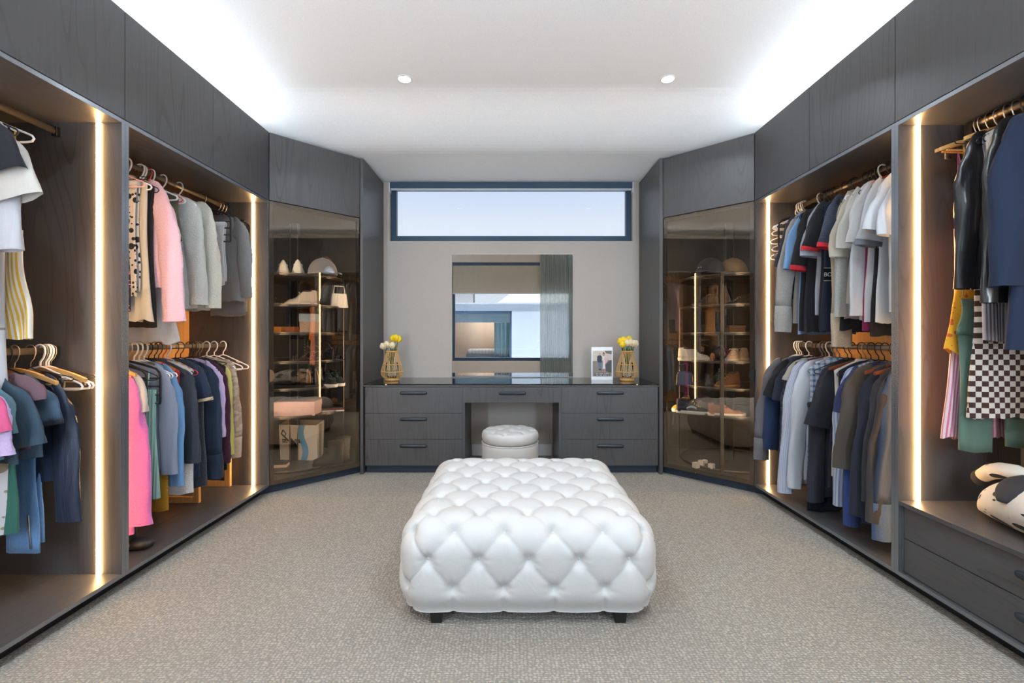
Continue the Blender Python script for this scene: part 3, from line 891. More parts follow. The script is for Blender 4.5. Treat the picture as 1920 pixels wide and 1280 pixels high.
# ---------------------------------------------------------------- round stool
def stool():
    sx, sy = PX(956.5, 0, 3.72).x, 3.73
    T = thing('round_stool', 'round white leather storage stool with a button tufted lid', 'stool', (sx, sy, 0))
    MB().lathe([(.222, .0), (.232, .01), (.234, .30), (.232, .322), (.226, .328)], (sx, sy, 0), 56).obj('drum', WLEATHER, T, smooth=True)
    NR, NA = 26, 96; rings = []
    st = .165
    for i in range(NR+1):
        v = i/NR
        ring = []
        for k in range(NA):
            a = 2*pi*k/NA
            if v < .62:
                r = .215*v/.62; z = .418+.012*(1-(v/.62)**2); n = Vector((0, 0, 1))
            else:
                q = (v-.62)/.38; ph = q*pi*.92
                r = .200+.031*sin(ph)+.010*(1-q); z = .374+.044*cos(ph); n = Vector((cos(a)*sin(ph), sin(a)*sin(ph), cos(ph)))
            x, y = r*cos(a), r*sin(a)
            x2, y2 = x*.97+y*.25, y*.97-x*.25
            h = tuft((x2+y2)/st+.5, (x2-y2)/st+.5)*.8 if v < .85 else 0
            f = 1-soft(.55, .85, v)
            pl = .006*(abs(sin(a*7))**.5-1)*soft(.5, .7, v)*(1-soft(.85, 1, v))
            ring.append(Vector((sx+x, sy+y, z))+n*(h*f+pl))
        rings.append(ring)
    MB().loft(rings, True, True).obj('lid', WLEATHER, T, smooth=True)
    MB().torus((sx, sy, .330), .232, .0045, 64, 8).obj('piping', WLEATHER, T, smooth=True)
    for i in range(-1, 2):
        for j in range(-1, 2):
            p, q = i, j
            x2, y2 = (p-.5+q-.5)*st/2+st/2, (p-q)*st/2
            x, y = x2*.97-y2*.25, y2*.97+x2*.25
            if hypot(x, y) < .15:
                b = MB().ball((sx+x, sy+y, .404), .008, .008, .004, 10, 6).obj('button', WLEATHER, T, smooth=True)
stool()
# ---------------------------------------------------------------- hangers
def bez(p0, p1, p2, n=10):
    return [tuple((1-t)**2*a+2*t*(1-t)*b+t*t*c for a, b, c in zip(p0, p1, p2)) for t in [i/n for i in range(n+1)]]

HC = {'white': (232, 230, 232), 'black': (30, 29, 30), 'pink': (238, 178, 172), 'red': (214, 60, 52), 'wood': (206, 158, 96),
      'brown': (112, 58, 34), 'grey': (120, 122, 126), 'tier': (28, 27, 28), 'clip': (40, 38, 38)}
HN = {'white': 'white plastic hanger', 'black': 'black slim hanger', 'pink': 'pale pink hanger', 'red': 'red plastic hanger', 'wood': 'pale wooden hanger',
      'brown': 'dark brown wooden hanger', 'grey': 'grey plastic hanger', 'tier': 'black tiered trouser hanger', 'clip': 'black wire clip hanger'}
HP = {}
def hanger_proto(kind):
    """hook and shoulders as two meshes, x = along the shoulders, rail centre at the origin"""
    if kind in HP: return HP[kind]
    col = HC[kind]
    hookmat = (CHROME if kind in ('wood', 'brown', 'tier', 'clip') else simple('hanger_'+kind, col, .38))
    bodymat = simple('hanger_'+kind, col, .38 if kind != 'tier' else .6)
    r = {'white': .0042, 'grey': .0042}.get(kind, .0028)
    hk = MB()
    pts = [(-.024, 0, -.012)]+[(-.024*cos(pi*k/10)*1.0, 0, .024*sin(pi*k/10)) for k in range(11)]+[(.024, 0, -.014), (.016, 0, -.036), (.002, 0, -.052), (0, 0, -.076)]
    hk.tube(pts, r if kind in ('white', 'grey', 'black', 'pink', 'red') else .0021, 8)
    bd = MB()
    if kind in ('white', 'grey', 'black', 'pink', 'red'):
        tri = [(0, 0, -.074)]
        for sg in (1, -1):
            half = [(sg*.03, 0, -.082), (sg*.10, 0, -.112), (sg*.172, 0, -.142), (sg*.196, 0, -.152), (sg*.204, 0, -.164), (sg*.196, 0, -.175), (sg*.17, 0, -.178)]
            tri = tri+half if sg > 0 else tri+half[::-1]
        bd.tube(tri, r, 8, True)
        if kind == 'white':
            for sg in (1, -1):
                bd.tube([(sg*.105, 0, -.113), (sg*.108, 0, -.124), (sg*.128, 0, -.133), (sg*.134, 0, -.126)], r*.8, 6)
    elif kind in ('wood', 'brown'):
        for sg in (1, -1):
            rings = []
            for k in range(11):
                u = k/10; x = sg*u*.215; z = -.080-.052*u**1.5; h = .017-.007*u; d = .007
                y = -.012*u*u
                rings.append([(x, y-d, z-h*1.1), (x, y+d, z-h*1.1), (x, y+d, z+h*.4), (x, y-d, z+h*.4)])
            bd.loft(rings if sg > 0 else [q[::-1] for q in rings])
        bd.tube([(-.19, -.008, -.142), (.19, -.008, -.142)], .0045, 8)
    elif kind == 'tier':
        top = bez((-.18, 0, -.135), (-.10, 0, -.095), (0, 0, -.076), 6)+bez((0, 0, -.076), (.10, 0, -.095), (.165, 0, -.118), 6)[1:]+[(.185, 0, -.138), (.19, 0, -.16), (.19, 0, -.30), (.184, 0, -.312)]
        bd.tube(top, .0065, 8, ry=.004)
        for z in (-.17, -.215, -.262, -.308):
            bd.tube([(-.15, 0, z), (.186, 0, z)], .005, 8, ry=.004)
        bd.tube([(-.18, 0, -.135), (-.18, 0, -.30)], .005, 8, ry=.004)
    elif kind == 'clip':
        bd.tube([(0, 0, -.074), (.03, 0, -.088), (.19, 0, -.118), (.196, 0, -.126), (.19, 0, -.132), (-.19, 0, -.132), (-.196, 0, -.126), (-.19, 0, -.118), (-.03, 0, -.088)], .0026, 8, True)
        for sg in (-1, 1):
            bd.box(sg*.14-.012, sg*.14+.012, -.006, .006, -.165, -.122)
            bd.ball((sg*.14, -.008, -.128), .005, .005, .005, 8, 6)
    a = hk.obj('hook', hookmat, None, smooth=True); b = bd.obj('shoulders', bodymat, None, smooth=kind not in ('wood', 'brown'))
    HP[kind] = (a.data, b.data)
    bpy.data.objects.remove(a); bpy.data.objects.remove(b)
    return HP[kind]

def hanger(kind, s, Y, zr, label, group, rz=0.0, drop=0.0):
    ha, hb_ = hanger_proto(kind)
    t = thing('clothes_hanger', label, 'hanger', (s*RODX, Y, zr+(.004 if drop == 0 else drop)), (0 if s < 0 else pi)+rz, group)
    for nm, me in (('hook', ha), ('shoulders', hb_)):
        o = bpy.data.objects.new(nm, me); COL.objects.link(o); o.parent = t
    return t

# ---------------------------------------------------------------- garments (local x = towards the room, z = up, origin at the rail)
def body_rings(ws, wh, ztop, zhem, drop, T, A, rnd, nk=.055, NU=36, NV=18, flare=0.0, ripple=.004, waist=None):
    k1, k2, p1, p2 = rnd.uniform(18, 30), rnd.uniform(8, 14), rnd.uniform(0, 6.3), rnd.uniform(0, 6.3)
    rings = []
    for j in range(NV+1):
        v = j/NV
        W_ = ws+(wh-ws)*(v**1.2)-(.012*sin(pi*min(1, v*1.3)) if waist is None else waist*sin(pi*v))
        W_ += flare*max(0, v-.75)*4
        Tt = (.006+(T-.006)*min(1, v/.16)**.6) if drop > 0 else T*(.55+.45*min(1, v/.2))
        ring = []
        for k in range(NU):
            a = 2*pi*k/NU
            c, q = cos(a), sin(a)
            u = W_*(abs(c)**.75)*(1 if c >= 0 else -1)
            t_ = Tt*(abs(q)**.7)*(1 if q >= 0 else -1)
            e = max(0.0, (abs(u)-nk)/max(.01, ws-nk))
            zt = ztop-drop*min(1.25, e)**1.25
            if drop > 0 and abs(u) < nk: zt -= .014*(1-(u/nk)**2)*(1 if q < 0 else .2)
            zh = zhem+ripple*sin(u*60+p1)+ripple*.6*sin(u*25+p2)
            z = zt+(zh-zt)*v
            f = A*(v**.8)*(sin(u*k1+p1+1.3*sin(2.6*v+p2))+.6*sin(u*k2*4.1+p2+v*2)+.35*sin(u*95+p1*3+v*5))
            ring.append((u, t_+f, z))
        rings.append(ring)
    return rings

def sleeve_rings(sg, ws, ztip, zend, out, r0, r1, T, rnd, n=14, NU=18, cuff=None, short=False):
    P0 = (ws-.075, ztip-.030); P2 = (ws+out, zend)
    P1 = (ws+out*.55, ztip-.035) if not short else (ws+out*.45, (ztip+zend)/2+.03)
    ph = rnd.uniform(0, 6.3); rings = []
    for i in range(n+1):
        t = i/n
        u = (1-t)**2*P0[0]+2*t*(1-t)*P1[0]+t*t*P2[0]
        z = (1-t)**2*P0[1]+2*t*(1-t)*P1[1]+t*t*P2[1]
        tu = 2*(1-t)*(P1[0]-P0[0])+2*t*(P2[0]-P1[0]); tz = 2*(1-t)*(P1[1]-P0[1])+2*t*(P2[1]-P1[1])
        L = hypot(tu, tz) or 1; tu /= L; tz /= L
        nu, nz = -tz, tu
        r = r0+(r1-r0)*t**.8; rt = .012+(T-.012)*min(1, t*3)
        if not short:
            r *= 1+.05*sin(t*17+ph)+.03*sin(t*41+ph*2); rt *= 1+.10*sin(t*13+ph)+.06*sin(t*33+ph)
        ring = []
        for k in range(NU):
            a = 2*pi*k/NU
            fold = 1+(.11 if not short else .08)*sin(3*a+ph+t*7)+.05*sin(5*a-ph+t*15)
            ring.append((sg*(u+nu*r*cos(a)*fold), rt*sin(a)*fold+.004*sin(t*11+ph), z+nz*r*cos(a)*fold))
        rings.append(ring)
    return rings

GARMENTS = []
def G(bay_, tip, np, cat, name, hem, col, kind='plain', slv='n', sy=None, wo=None, hang='black', **k):
    GARMENTS.append(dict(bay=bay_, tip=tip, np=np, cat=cat, name=name, hem=hem, col=col, kind=kind, slv=slv, sy=sy, wo=wo, hang=hang, **k))

# far left bay, upper rail
G('LU', 247, 'navy blouse with small pink flowers', 'blouse', 'blouse', 585, (44, 44, 66), 'floral', col2=(226, 120, 140), wo=.13, hang='pink', f=34)
G('LU', 266, 'white pyjama trousers printed with black paws', 'trousers', 'pyjama_trousers', 556, (222, 220, 218), 'paw', 'fold', col2=(42, 44, 52), top=346, wo=.16, f=17, hang='clip')
G('LU', 285, 'cream blouse with a ruffled hem', 'blouse', 'blouse', 600, (224, 216, 200), 'plain', wo=.19, flare=.02, hang='white')
G('LU', 291, 'plain black long top under the cream blouse', 'top', 'long_tunic', 613, (44, 40, 40), wo=.19)
G('LU', 350, 'pale pink fluffy fleece jacket', 'jacket', 'fleece_jacket', 540, (238, 190, 202), 'fluffy', 'l', 603, .33, 'white', ws=.20, r=.062, T=.045)
G('LU', 328, 'white tiered skirt with ruffled hem', 'skirt', 'tiered_skirt', 642, (226, 228, 236), 'plain', wo=.20, top=470, flare=.02, hang='white', A=.012)
G('LU', 338, 'olive green hooded gilet', 'gilet', 'hooded_gilet', 450, (104, 102, 76), wo=.19, hang='red', T=.03)
G('LU', 385, 'pale grey sherpa jacket', 'jacket', 'sherpa_jacket', 578, (206, 206, 200), 'fluffy', 'l', 572, .26, 'white', T=.045, r=.05)
G('LU', 412, 'cream sherpa jacket', 'jacket', 'sherpa_jacket', 582, (222, 218, 204), 'fluffy', 'l', 578, .26, 'white', T=.045, r=.05)
G('LU', 424, 'white cotton trousers with ruched cuffs', 'trousers', 'cotton_trousers', 535, (224, 226, 230), 'plain', 'fold', top=421, wo=.16, hang='tier', pw=.12)
G('LU', 446, 'grey jeans folded over a tiered hanger', 'jeans', 'folded_jeans', 545, (124, 124, 130), 'denim', 'fold', top=444, wo=.13, hang='tier', pw=.12)
G('LU', 460, 'washed grey jeans with frayed hem', 'jeans', 'washed_jeans', 592, (138, 138, 140), 'denim', 'fold', top=455, wo=.17, hang='tier', pw=.13)
G('LU', 474, 'grey denim jacket beside the light strip', 'jacket', 'denim_jacket', 565, (146, 144, 144), 'denim', 'l', 558, .24, 'clip')
# far left bay, lower rail
G('LL', 279, 'bright pink fluffy coat with drawcord', 'coat', 'fluffy_coat', 1003, (232, 118, 190), 'fluffy', 'l', 985, .27, 'wood', ws=.18, T=.05, r=.06, cord=True)
G('LL', 271, 'white T-shirt with peach neckline', 'T-shirt', 't_shirt', 900, (226, 216, 208), 'plain', 's', 772, .24, 'pink')
G('LL', 305, 'mint green ribbed camisole', 'camisole', 'camisole', 930, (176, 218, 206), 'rib', col2=(150, 198, 186), wo=.19, top=730, hang='tier')
G('LL', 322, 'mustard yellow knitted jumper', 'jumper', 'knitted_jumper', 955, (206, 150, 32), 'knit', 'n', wo=.18, hang='white', wh=.185)
G('LL', 331, 'pale grey blue long-sleeved shirt', 'shirt', 'shirt', 880, (164, 174, 198), 'plain', 'l', 888, .235, 'white')
G('LL', 347, 'sky blue cotton shirt', 'shirt', 'shirt', 900, (124, 172, 222), 'plain', 'l', 908, .235, 'white')
G('LL', 334, 'red top with an orange edge', 'top', 'vest', 800, (190, 52, 44), 'stripe', col2=(226, 130, 60), wo=.19, f=12)
G('LL', 362, 'white fluffy gilet', 'gilet', 'fluffy_gilet', 925, (232, 228, 226), 'fluffy', wo=.215, wh=.2, T=.04)
G('LL', 362, 'orange and white striped sleeveless top', 'top', 'striped_vest', 850, (226, 150, 104), 'stripe', col2=(236, 226, 216), wo=.19, f=26, hang='red')
G('LL', 376, 'charcoal marl zipped hoodie', 'hoodie', 'hoodie', 858, (66, 72, 84), 'marl', 'l', 868, .26, 'black', r=.05, collar=.05)
G('LL', 388, 'black lace dress', 'dress', 'lace_dress', 910, (34, 42, 58), 'fluffy', wo=.2)
G('LL', 394, 'navy tunic with gold patterned cuffs', 'tunic', 'tunic', 895, (44, 58, 84), 'plain', 's', 752, .27, 'white', cuff=(206, 184, 152))
G('LL', 411, 'dark navy sweatshirt', 'sweatshirt', 'sweatshirt', 885, (44, 60, 84), 'plain', 'l', 898, .25, 'black', r=.045, cuff=(42, 54, 76))
G('LL', 423, 'lavender fluffy jumper', 'jumper', 'fluffy_jumper', 830, (206, 184, 226), 'fluffy', 'l', 818, .24, 'black')
G('LL', 431, 'burgundy chunky cardigan', 'cardigan', 'chunky_cardigan', 872, (88, 36, 66), 'knit', 'l', 868, .24, 'black')
G('LL', 428, 'thin black cardigan next to the burgundy knit', 'cardigan', 'thin_cardigan', 880, (28, 28, 34), 'plain', wo=.22, hang='clip')
G('LL', 437, 'lemon yellow sweatshirt', 'sweatshirt', 'sweatshirt', 852, (222, 208, 116), 'plain', 'l', 850, .235, 'clip')
G('LL', 449, 'beige camouflage hoodie', 'hoodie', 'hoodie', 850, (214, 190, 168), 'camo', 'l', 856, .23, 'white', col2=(188, 160, 138), cuff=(208, 176, 150))
# near left bay, upper rail
G('lu', 33, 'black T-shirt above the white shirts', 'T-shirt', 't_shirt', 560, (34, 35, 42), 'plain', 's', 322, .34, 'white', r=.07)
G('lu', 66, 'white T-shirt with wide stiff sleeves', 'T-shirt', 't_shirt', 610, (212, 206, 198), 'plain', 's', 372, .36, 'white', r=.085)
G('lu', 40, 'white cotton shirt with pointed collar', 'shirt', 'shirt', 590, (204, 204, 210), 'plain', 's', 470, .27, 'white', r=.06)
G('lu', 20, 'long white dress with small printed motifs', 'dress', 'long_dress', 1000, (206, 206, 212), 'spots', col2=(150, 140, 120), wo=.17, wh=.168, f=12)
G('lu', 68, 'yellow and white striped sundress', 'dress', 'striped_sundress', 636, (240, 188, 60), 'stripe', col2=(240, 234, 224), wo=.205, wh=.195, top=432, f=66, straps=True, hang='white')
# near left bay, lower rail
G('ll', 26, 'hot pink cotton top', 'top', 'cotton_tee', 880, (226, 98, 146), 'plain', 's', 812, .28, 'white', r=.06)
G('ll', 24, 'lilac fluffy jumper', 'jumper', 'fluffy_jumper', 840, (200, 178, 222), 'fluffy', 'l', 852, .27, 'white')
G('ll', 45, 'teal green long dress', 'dress', 'long_dress', 998, (54, 110, 100), 'plain', wo=.20, wh=.19, hang='white')
G('ll', 52, 'dusty teal T-shirt', 'T-shirt', 't_shirt', 860, (98, 134, 148), 'plain', 's', 812, .25, 'pink')
G('ll', 77, 'slate blue T-shirt with drooping sleeve', 'T-shirt', 't_shirt', 870, (62, 84, 100), 'plain', 's', 838, .29, 'black', r=.065)
G('ll', 80, 'pale blue jeans with ankle zips', 'jeans', 'zipped_jeans', 1032, (112, 156, 208), 'denim', 'fold', top=770, wo=.15, pw=.07, hang='black')
G('ll', 74, 'mauve short-sleeved top', 'top', 'short_sleeved_tee', 840, (122, 92, 102), 'plain', 's', 752, .25, 'black')
G('ll', 92, 'steel blue T-shirt with black cuff', 'T-shirt', 't_shirt', 860, (74, 96, 118), 'plain', 's', 800, .27, 'black', cuff=(30, 30, 36))
G('ll', 112, 'black coated trousers with bronze edges', 'trousers', 'coated_trousers', 884, (40, 40, 46), 'satin', 'fold', top=745, wo=.13, pw=.09, hang='clip')
G('ll', 158, 'dark navy tailored jacket with long sleeve', 'jacket', 'tailored_jacket', 900, (46, 56, 78), 'satin', 'l', 972, .30, 'wood', ws=.22, r=.052, T=.035)

# far right bay, upper rail
G('RU', 1454, 'khaki cotton trousers at the end of the rail', 'trousers', 'cotton_trousers', 592, (138, 126, 110), 'plain', 'fold', top=480, wo=.22, pw=.11, hang='tier')
G('RU', 1461, 'plain navy polo shirt', 'polo shirt', 'polo_shirt', 560, (50, 50, 62), 'plain', 's', 500, .29, 'white')
G('RU', 1459, 'grey marl sweatshirt with long sleeves', 'sweatshirt', 'sweatshirt', 605, (176, 168, 162), 'marl', 'l', 622, .31, 'black', r=.05, cuff=(182, 174, 168))
G('RU', 1468, 'light blue T-shirt', 'T-shirt', 't_shirt', 626, (132, 172, 216), 'plain', 's', 506, .29, 'black')
G('RU', 1483, 'black T-shirt with one red cuff', 'T-shirt', 't_shirt', 618, (42, 40, 42), 'plain', 's', 508, .28, 'black', cuff=(206, 36, 46))
G('RU', 1494, 'plain black long T-shirt', 'T-shirt', 't_shirt', 620, (36, 34, 38), 'plain', wo=.22)
G('RU', 1505, 'faded black sports shirt', 'sports shirt', 'sports_shirt', 622, (48, 46, 50), 'plain', wo=.22)
G('RU', 1503, 'pale grey T-shirt among the dark ones', 'T-shirt', 't_shirt', 590, (168, 168, 178), 'plain', 's', 482, .28, 'black', r=.07)
G('RU', 1512, 'black polo shirt with piping and red cuffs', 'polo shirt', 'polo_shirt', 618, (44, 44, 48), 'plain', 's', 470, .29, 'black', cuff=(214, 40, 50))
G('RU', 1534, 'navy striped polo shirt with red cuffs', 'polo shirt', 'polo_shirt', 622, (46, 54, 74), 'hstripe', 's', 466, .29, 'black', cuff=(214, 40, 56), col2=(84, 92, 110), f=130)
G('RU', 1534, 'navy T-shirt with white lettering on a band', 'T-shirt', 't_shirt', 620, (38, 44, 64), 'plain', wo=.225, wh=.215, boss=True)
G('RU', 1567, 'light grey marl sweatshirt', 'sweatshirt', 'sweatshirt', 598, (178, 174, 168), 'marl', 'l', 594, .25, 'black')
G('RU', 1563, 'cream T-shirt with loose sleeve', 'T-shirt', 't_shirt', 570, (208, 198, 180), 'plain', 's', 482, .28, 'white', r=.065)
G('RU', 1577, 'ivory T-shirt', 'T-shirt', 't_shirt', 590, (216, 212, 204), 'plain', 's', 466, .28, 'black', r=.07)
G('RU', 1569, 'black T-shirt with a long hem', 'T-shirt', 't_shirt', 618, (36, 36, 42), 'plain', wo=.215, hang='black')
G('RU', 1567, 'beige sweatshirt with thick cuff hanging lowest', 'sweatshirt', 'sweatshirt', 616, (196, 180, 156), 'marl', 'l', 650, .22, 'black', r=.055, cuff=(204, 190, 168), ws=.17)
G('RU', 1594, 'white T-shirt with orange neckband', 'T-shirt', 't_shirt', 604, (222, 220, 222), 'plain', 's', 455, .285, 'white', r=.07, neck=(226, 84, 44))
G('RU', 1606, 'white T-shirt with two grey sleeve stripes', 'T-shirt', 't_shirt', 605, (214, 216, 220), 'plain', 's', 462, .29, 'black', r=.07, cuff=(130, 132, 138))
G('RU', 1600, 'white long-sleeved top', 'top', 'long_sleeved_tee', 600, (222, 224, 230), 'plain', 'l', 592, .24, 'black')
G('RU', 1618, 'loose white T-shirt with wide flared sleeve', 'T-shirt', 't_shirt', 606, (226, 228, 232), 'plain', 's', 438, .33, 'black', r=.085)
G('RU', 1622, 'magenta T-shirt showing below the white ones', 'T-shirt', 't_shirt', 620, (150, 36, 84), 'plain', wo=.2)
G('RU', 1628, 'black crew neck showing below the magenta hem', 'T-shirt', 't_shirt', 629, (30, 28, 32), 'plain', wo=.2)
G('RU', 1646, 'white shirt with crisp short sleeves', 'shirt', 'shirt', 606, (228, 228, 232), 'plain', 's', 444, .31, 'white', r=.085)
G('RU', 1664, 'white T-shirt with orange printed sleeve', 'T-shirt', 't_shirt', 600, (230, 226, 222), 'plain', 'l', 585, .24, 'white', patch=(226, 78, 40))
# far right bay, lower rail
G('RL', 1419, 'slate grey sweatshirt with long cuff', 'sweatshirt', 'sweatshirt', 820, (118, 114, 118), 'plain', 'l', 862, .33, 'white', r=.05, ws=.22, cuff=(124, 120, 124))
G('RL', 1436, 'black T-shirt layered over slate grey sleeves', 'T-shirt', 't_shirt', 815, (34, 34, 38), 'plain', 's', 745, .31, 'white', r=.06)
G('RL', 1434, 'denim blue sweatshirt with white drawcord', 'sweatshirt', 'sweatshirt', 845, (44, 66, 106), 'plain', 'l', 842, .29, 'black', r=.05)
G('RL', 1456, 'navy T-shirt beside the stone polo', 'T-shirt', 't_shirt', 835, (46, 50, 68), 'plain', 's', 752, .29, 'black')
G('RL', 1466, 'stone grey polo shirt', 'polo shirt', 'polo_shirt', 850, (178, 172, 158), 'plain', 's', 715, .28, 'grey', collar=.03)
G('RL', 1475, 'black and white patterned shirt', 'shirt', 'shirt', 850, (222, 218, 214), 'spots', col2=(34, 34, 38), wo=.24, f=26)
G('RL', 1463, 'charcoal quilted jacket', 'jacket', 'quilted_jacket', 880, (60, 64, 76), 'quilt', 'l', 888, .30, 'brown', r=.055, T=.045, ws=.21)
G('RL', 1456, 'blue pinstriped shirt with pale cuff', 'shirt', 'shirt', 905, (176, 180, 200), 'stripe', 'l', 924, .33, 'white', col2=(206, 208, 220), f=90, r=.05, ws=.22)
G('RL', 1483, 'crisp white shirt with long sleeves', 'shirt', 'shirt', 900, (216, 220, 228), 'plain', 'l', 916, .29, 'grey', ws=.2, collar=.03)
G('RL', 1505, 'blue and white plaid shirt', 'shirt', 'shirt', 880, (206, 214, 226), 'plaid', col2=(84, 112, 156), wo=.24, f=28, hang='grey', collar=.03)
G('RL', 1510, 'dark grey cardigan with long sleeves', 'cardigan', 'cardigan', 930, (52, 52, 64), 'plain', 'l', 938, .285, 'black', r=.05)
G('RL', 1519, 'charcoal T-shirt with broad sleeve', 'T-shirt', 't_shirt', 915, (44, 44, 52), 'plain', 's', 800, .32, 'black', r=.075)
G('RL', 1520, 'black green trousers hanging to the floor', 'trousers', 'trousers', 963, (26, 36, 48), 'plain', 'fold', top=760, wo=.24, pw=.10, hang='black')
G('RL', 1552, 'white collared shirt beneath the brown hanger', 'shirt', 'shirt', 890, (222, 216, 206), 'plain', wo=.22, hang='brown', collar=.04)
G('RL', 1559, 'black cotton T-shirt with square hem', 'T-shirt', 't_shirt', 918, (30, 32, 42), 'plain', wo=.235, wh=.23)
G('RL', 1567, 'blue violet T-shirt', 'T-shirt', 't_shirt', 900, (56, 60, 104), 'plain', 's', 775, .28, 'black')
G('RL', 1567, 'pale blue shirt with unbuttoned cuffs', 'shirt', 'shirt', 935, (146, 168, 208), 'stripe', 'l', 948, .25, 'black', col2=(216, 220, 230), f=40)
G('RL', 1573, 'olive brown field jacket', 'jacket', 'field_jacket', 870, (82, 74, 66), 'plain', 'l', 880, .33, 'grey', r=.06, T=.045, ws=.22, collar=.04)
G('RL', 1585, 'royal blue shirt', 'shirt', 'shirt', 980, (52, 74, 138), 'plain', 'l', 984, .27, 'black')
G('RL', 1600, 'dark navy blazer', 'blazer', 'blazer', 968, (40, 42, 58), 'plain', 'l', 966, .29, 'brown', r=.06, T=.04, collar=.03)
G('RL', 1622, 'slate wool coat with grey collar', 'coat', 'wool_coat', 960, (62, 60, 66), 'marl', 'l', 940, .28, 'brown', collar=.05)
G('RL', 1630, 'brown grey overcoat', 'coat', 'overcoat', 985, (72, 66, 64), 'marl', 'l', 978, .29, 'black', collar=.04)
G('RL', 1640, 'steel blue shirt nearest the divider', 'shirt', 'shirt', 1000, (58, 76, 106), 'satin', 'l', 1014, .27, 'black', cuff=(84, 106, 140))
# near right bay
G('ru', 1753, 'pink and white striped maxi dress', 'dress', 'striped_maxi_dress', 820, (226, 120, 162), 'stripe', col2=(238, 216, 212), wo=.185, wh=.19, top=430, f=74, straps=True, hang='wood', flare=.015)
G('ru', 1767, 'mustard yellow dress with scattered flowers', 'dress', 'floral_dress', 660, (240, 172, 40), 'spots', col2=(206, 96, 40), wo=.19, wh=.19, top=440, f=30, straps=True, hang='wood', flare=.015)
G('ru', 1787, 'sage green trousers', 'trousers', 'sage_trousers', 846, (102, 130, 116), 'plain', 'legs', top=560, wo=.18, hang='clip')
G('ru', 1798, 'black leather jacket with zipped sleeve', 'jacket', 'leather_jacket', 520, (40, 38, 40), 'leather', 'l', 542, .265, 'wood', r=.055, T=.04, ws=.2, zip=True)
G('ru', 1817, 'brown and cream checked skirt', 'skirt', 'checked_skirt', 782, (228, 218, 208), 'check', col2=(72, 46, 38), wo=.185, wh=.185, top=520, f=22, hang='clip', drop=0)
G('ru', 1826, 'charcoal biker jacket with a side zip', 'jacket', 'biker_jacket', 560, (48, 45, 44), 'leather', 'l', 568, .255, 'black', r=.055, T=.04, ws=.2, zip=True)
G('ru', 1838, 'ribbed pale grey knit top', 'top', 'knit_pullover', 640, (196, 188, 190), 'rib', col2=(150, 142, 150), wo=.19, wh=.185, hang='black')
G('ru', 1840, 'cream shearling collar gilet', 'gilet', 'shearling_gilet', 430, (222, 212, 200), 'fluffy', wo=.215, T=.04, hang='black', collar=.05)
G('ru', 1855, 'navy wool coat with broad sleeve', 'coat', 'wool_coat', 655, (30, 44, 72), 'plain', 'l', 538, .285, 'black', r=.07, T=.05, ws=.215, wh=.24)

RAIL = {'LU': (-1, RODU), 'LL': (-1, RODL), 'lu': (-1, RODU), 'll': (-1, RODL), 'RU': (1, RODU), 'RL': (1, RODL), 'ru': (1, RODU+.012)}
YLIM = {'L': (2.19, 3.34), 'l': (1.45, 2.075), 'R': (2.215, 3.352), 'r': (1.45, 2.04)}
def default_wo(g):
    return g['wo'] if g['wo'] else {'n': .19, 's': .25, 'l': .24, 'fold': .17, 'legs': .18}[g['slv']]
for i_, g in enumerate(GARMENTS):
    g['wo'] = default_wo(g)
    g['Y'] = (RODX-g['wo'])*FPX/abs(g['tip']-VX)
    g['seed'] = i_
byrail = {}
for g in GARMENTS: byrail.setdefault(g['bay'], []).append(g)
for b_, gs in byrail.items():
    lo, hi = YLIM[b_[0]] if b_[0] in YLIM else YLIM['r']
    gs.sort(key=lambda g: g['Y'])
    need = {'RU': .027, 'lu': .03, 'll': .028}.get(b_, .034)
    ys = [min(max(g['Y'], lo), hi) for g in gs]
    need = min(need, (hi-lo)/max(1, len(ys)-1)*.9)
    for it in range(200):                       # push crowded neighbours apart along the rail
        for i in range(len(ys)-1):
            d = need-(ys[i+1]-ys[i])
            if d > 0: ys[i] -= d/2; ys[i+1] += d/2
        ys = [min(max(y, lo), hi) for y in ys]
    for i, g in enumerate(gs):
        g['Y'] = ys[i]
        gap = min([ys[i]-ys[i-1] if i else .1, ys[i+1]-ys[i] if i+1 < len(ys) else .1])
        g['gap'] = gap

def across(o, rings, ws=None):
    """cloth coordinate across a piece, so that woven stripes follow its taper"""
    at = o.data.attributes.new('across', 'FLOAT', 'POINT'); vals = []
    for r in rings:
        n = len(r)
        if ws is None:
            for k in range(n): vals.append(.16*2*abs((k/n+.25) % 1-.5))
        else:
            for k in range(n):
                q = cos(2*pi*k/n); vals.append(ws*(abs(q)**.75)*(1 if q >= 0 else -1))
    at.data.foreach_set('value', vals)

def white_zip(parent, pts, name='zip'):
    return MB().tube(pts, .0035, 6).obj(name, CHROME, parent, smooth=True, world=False)

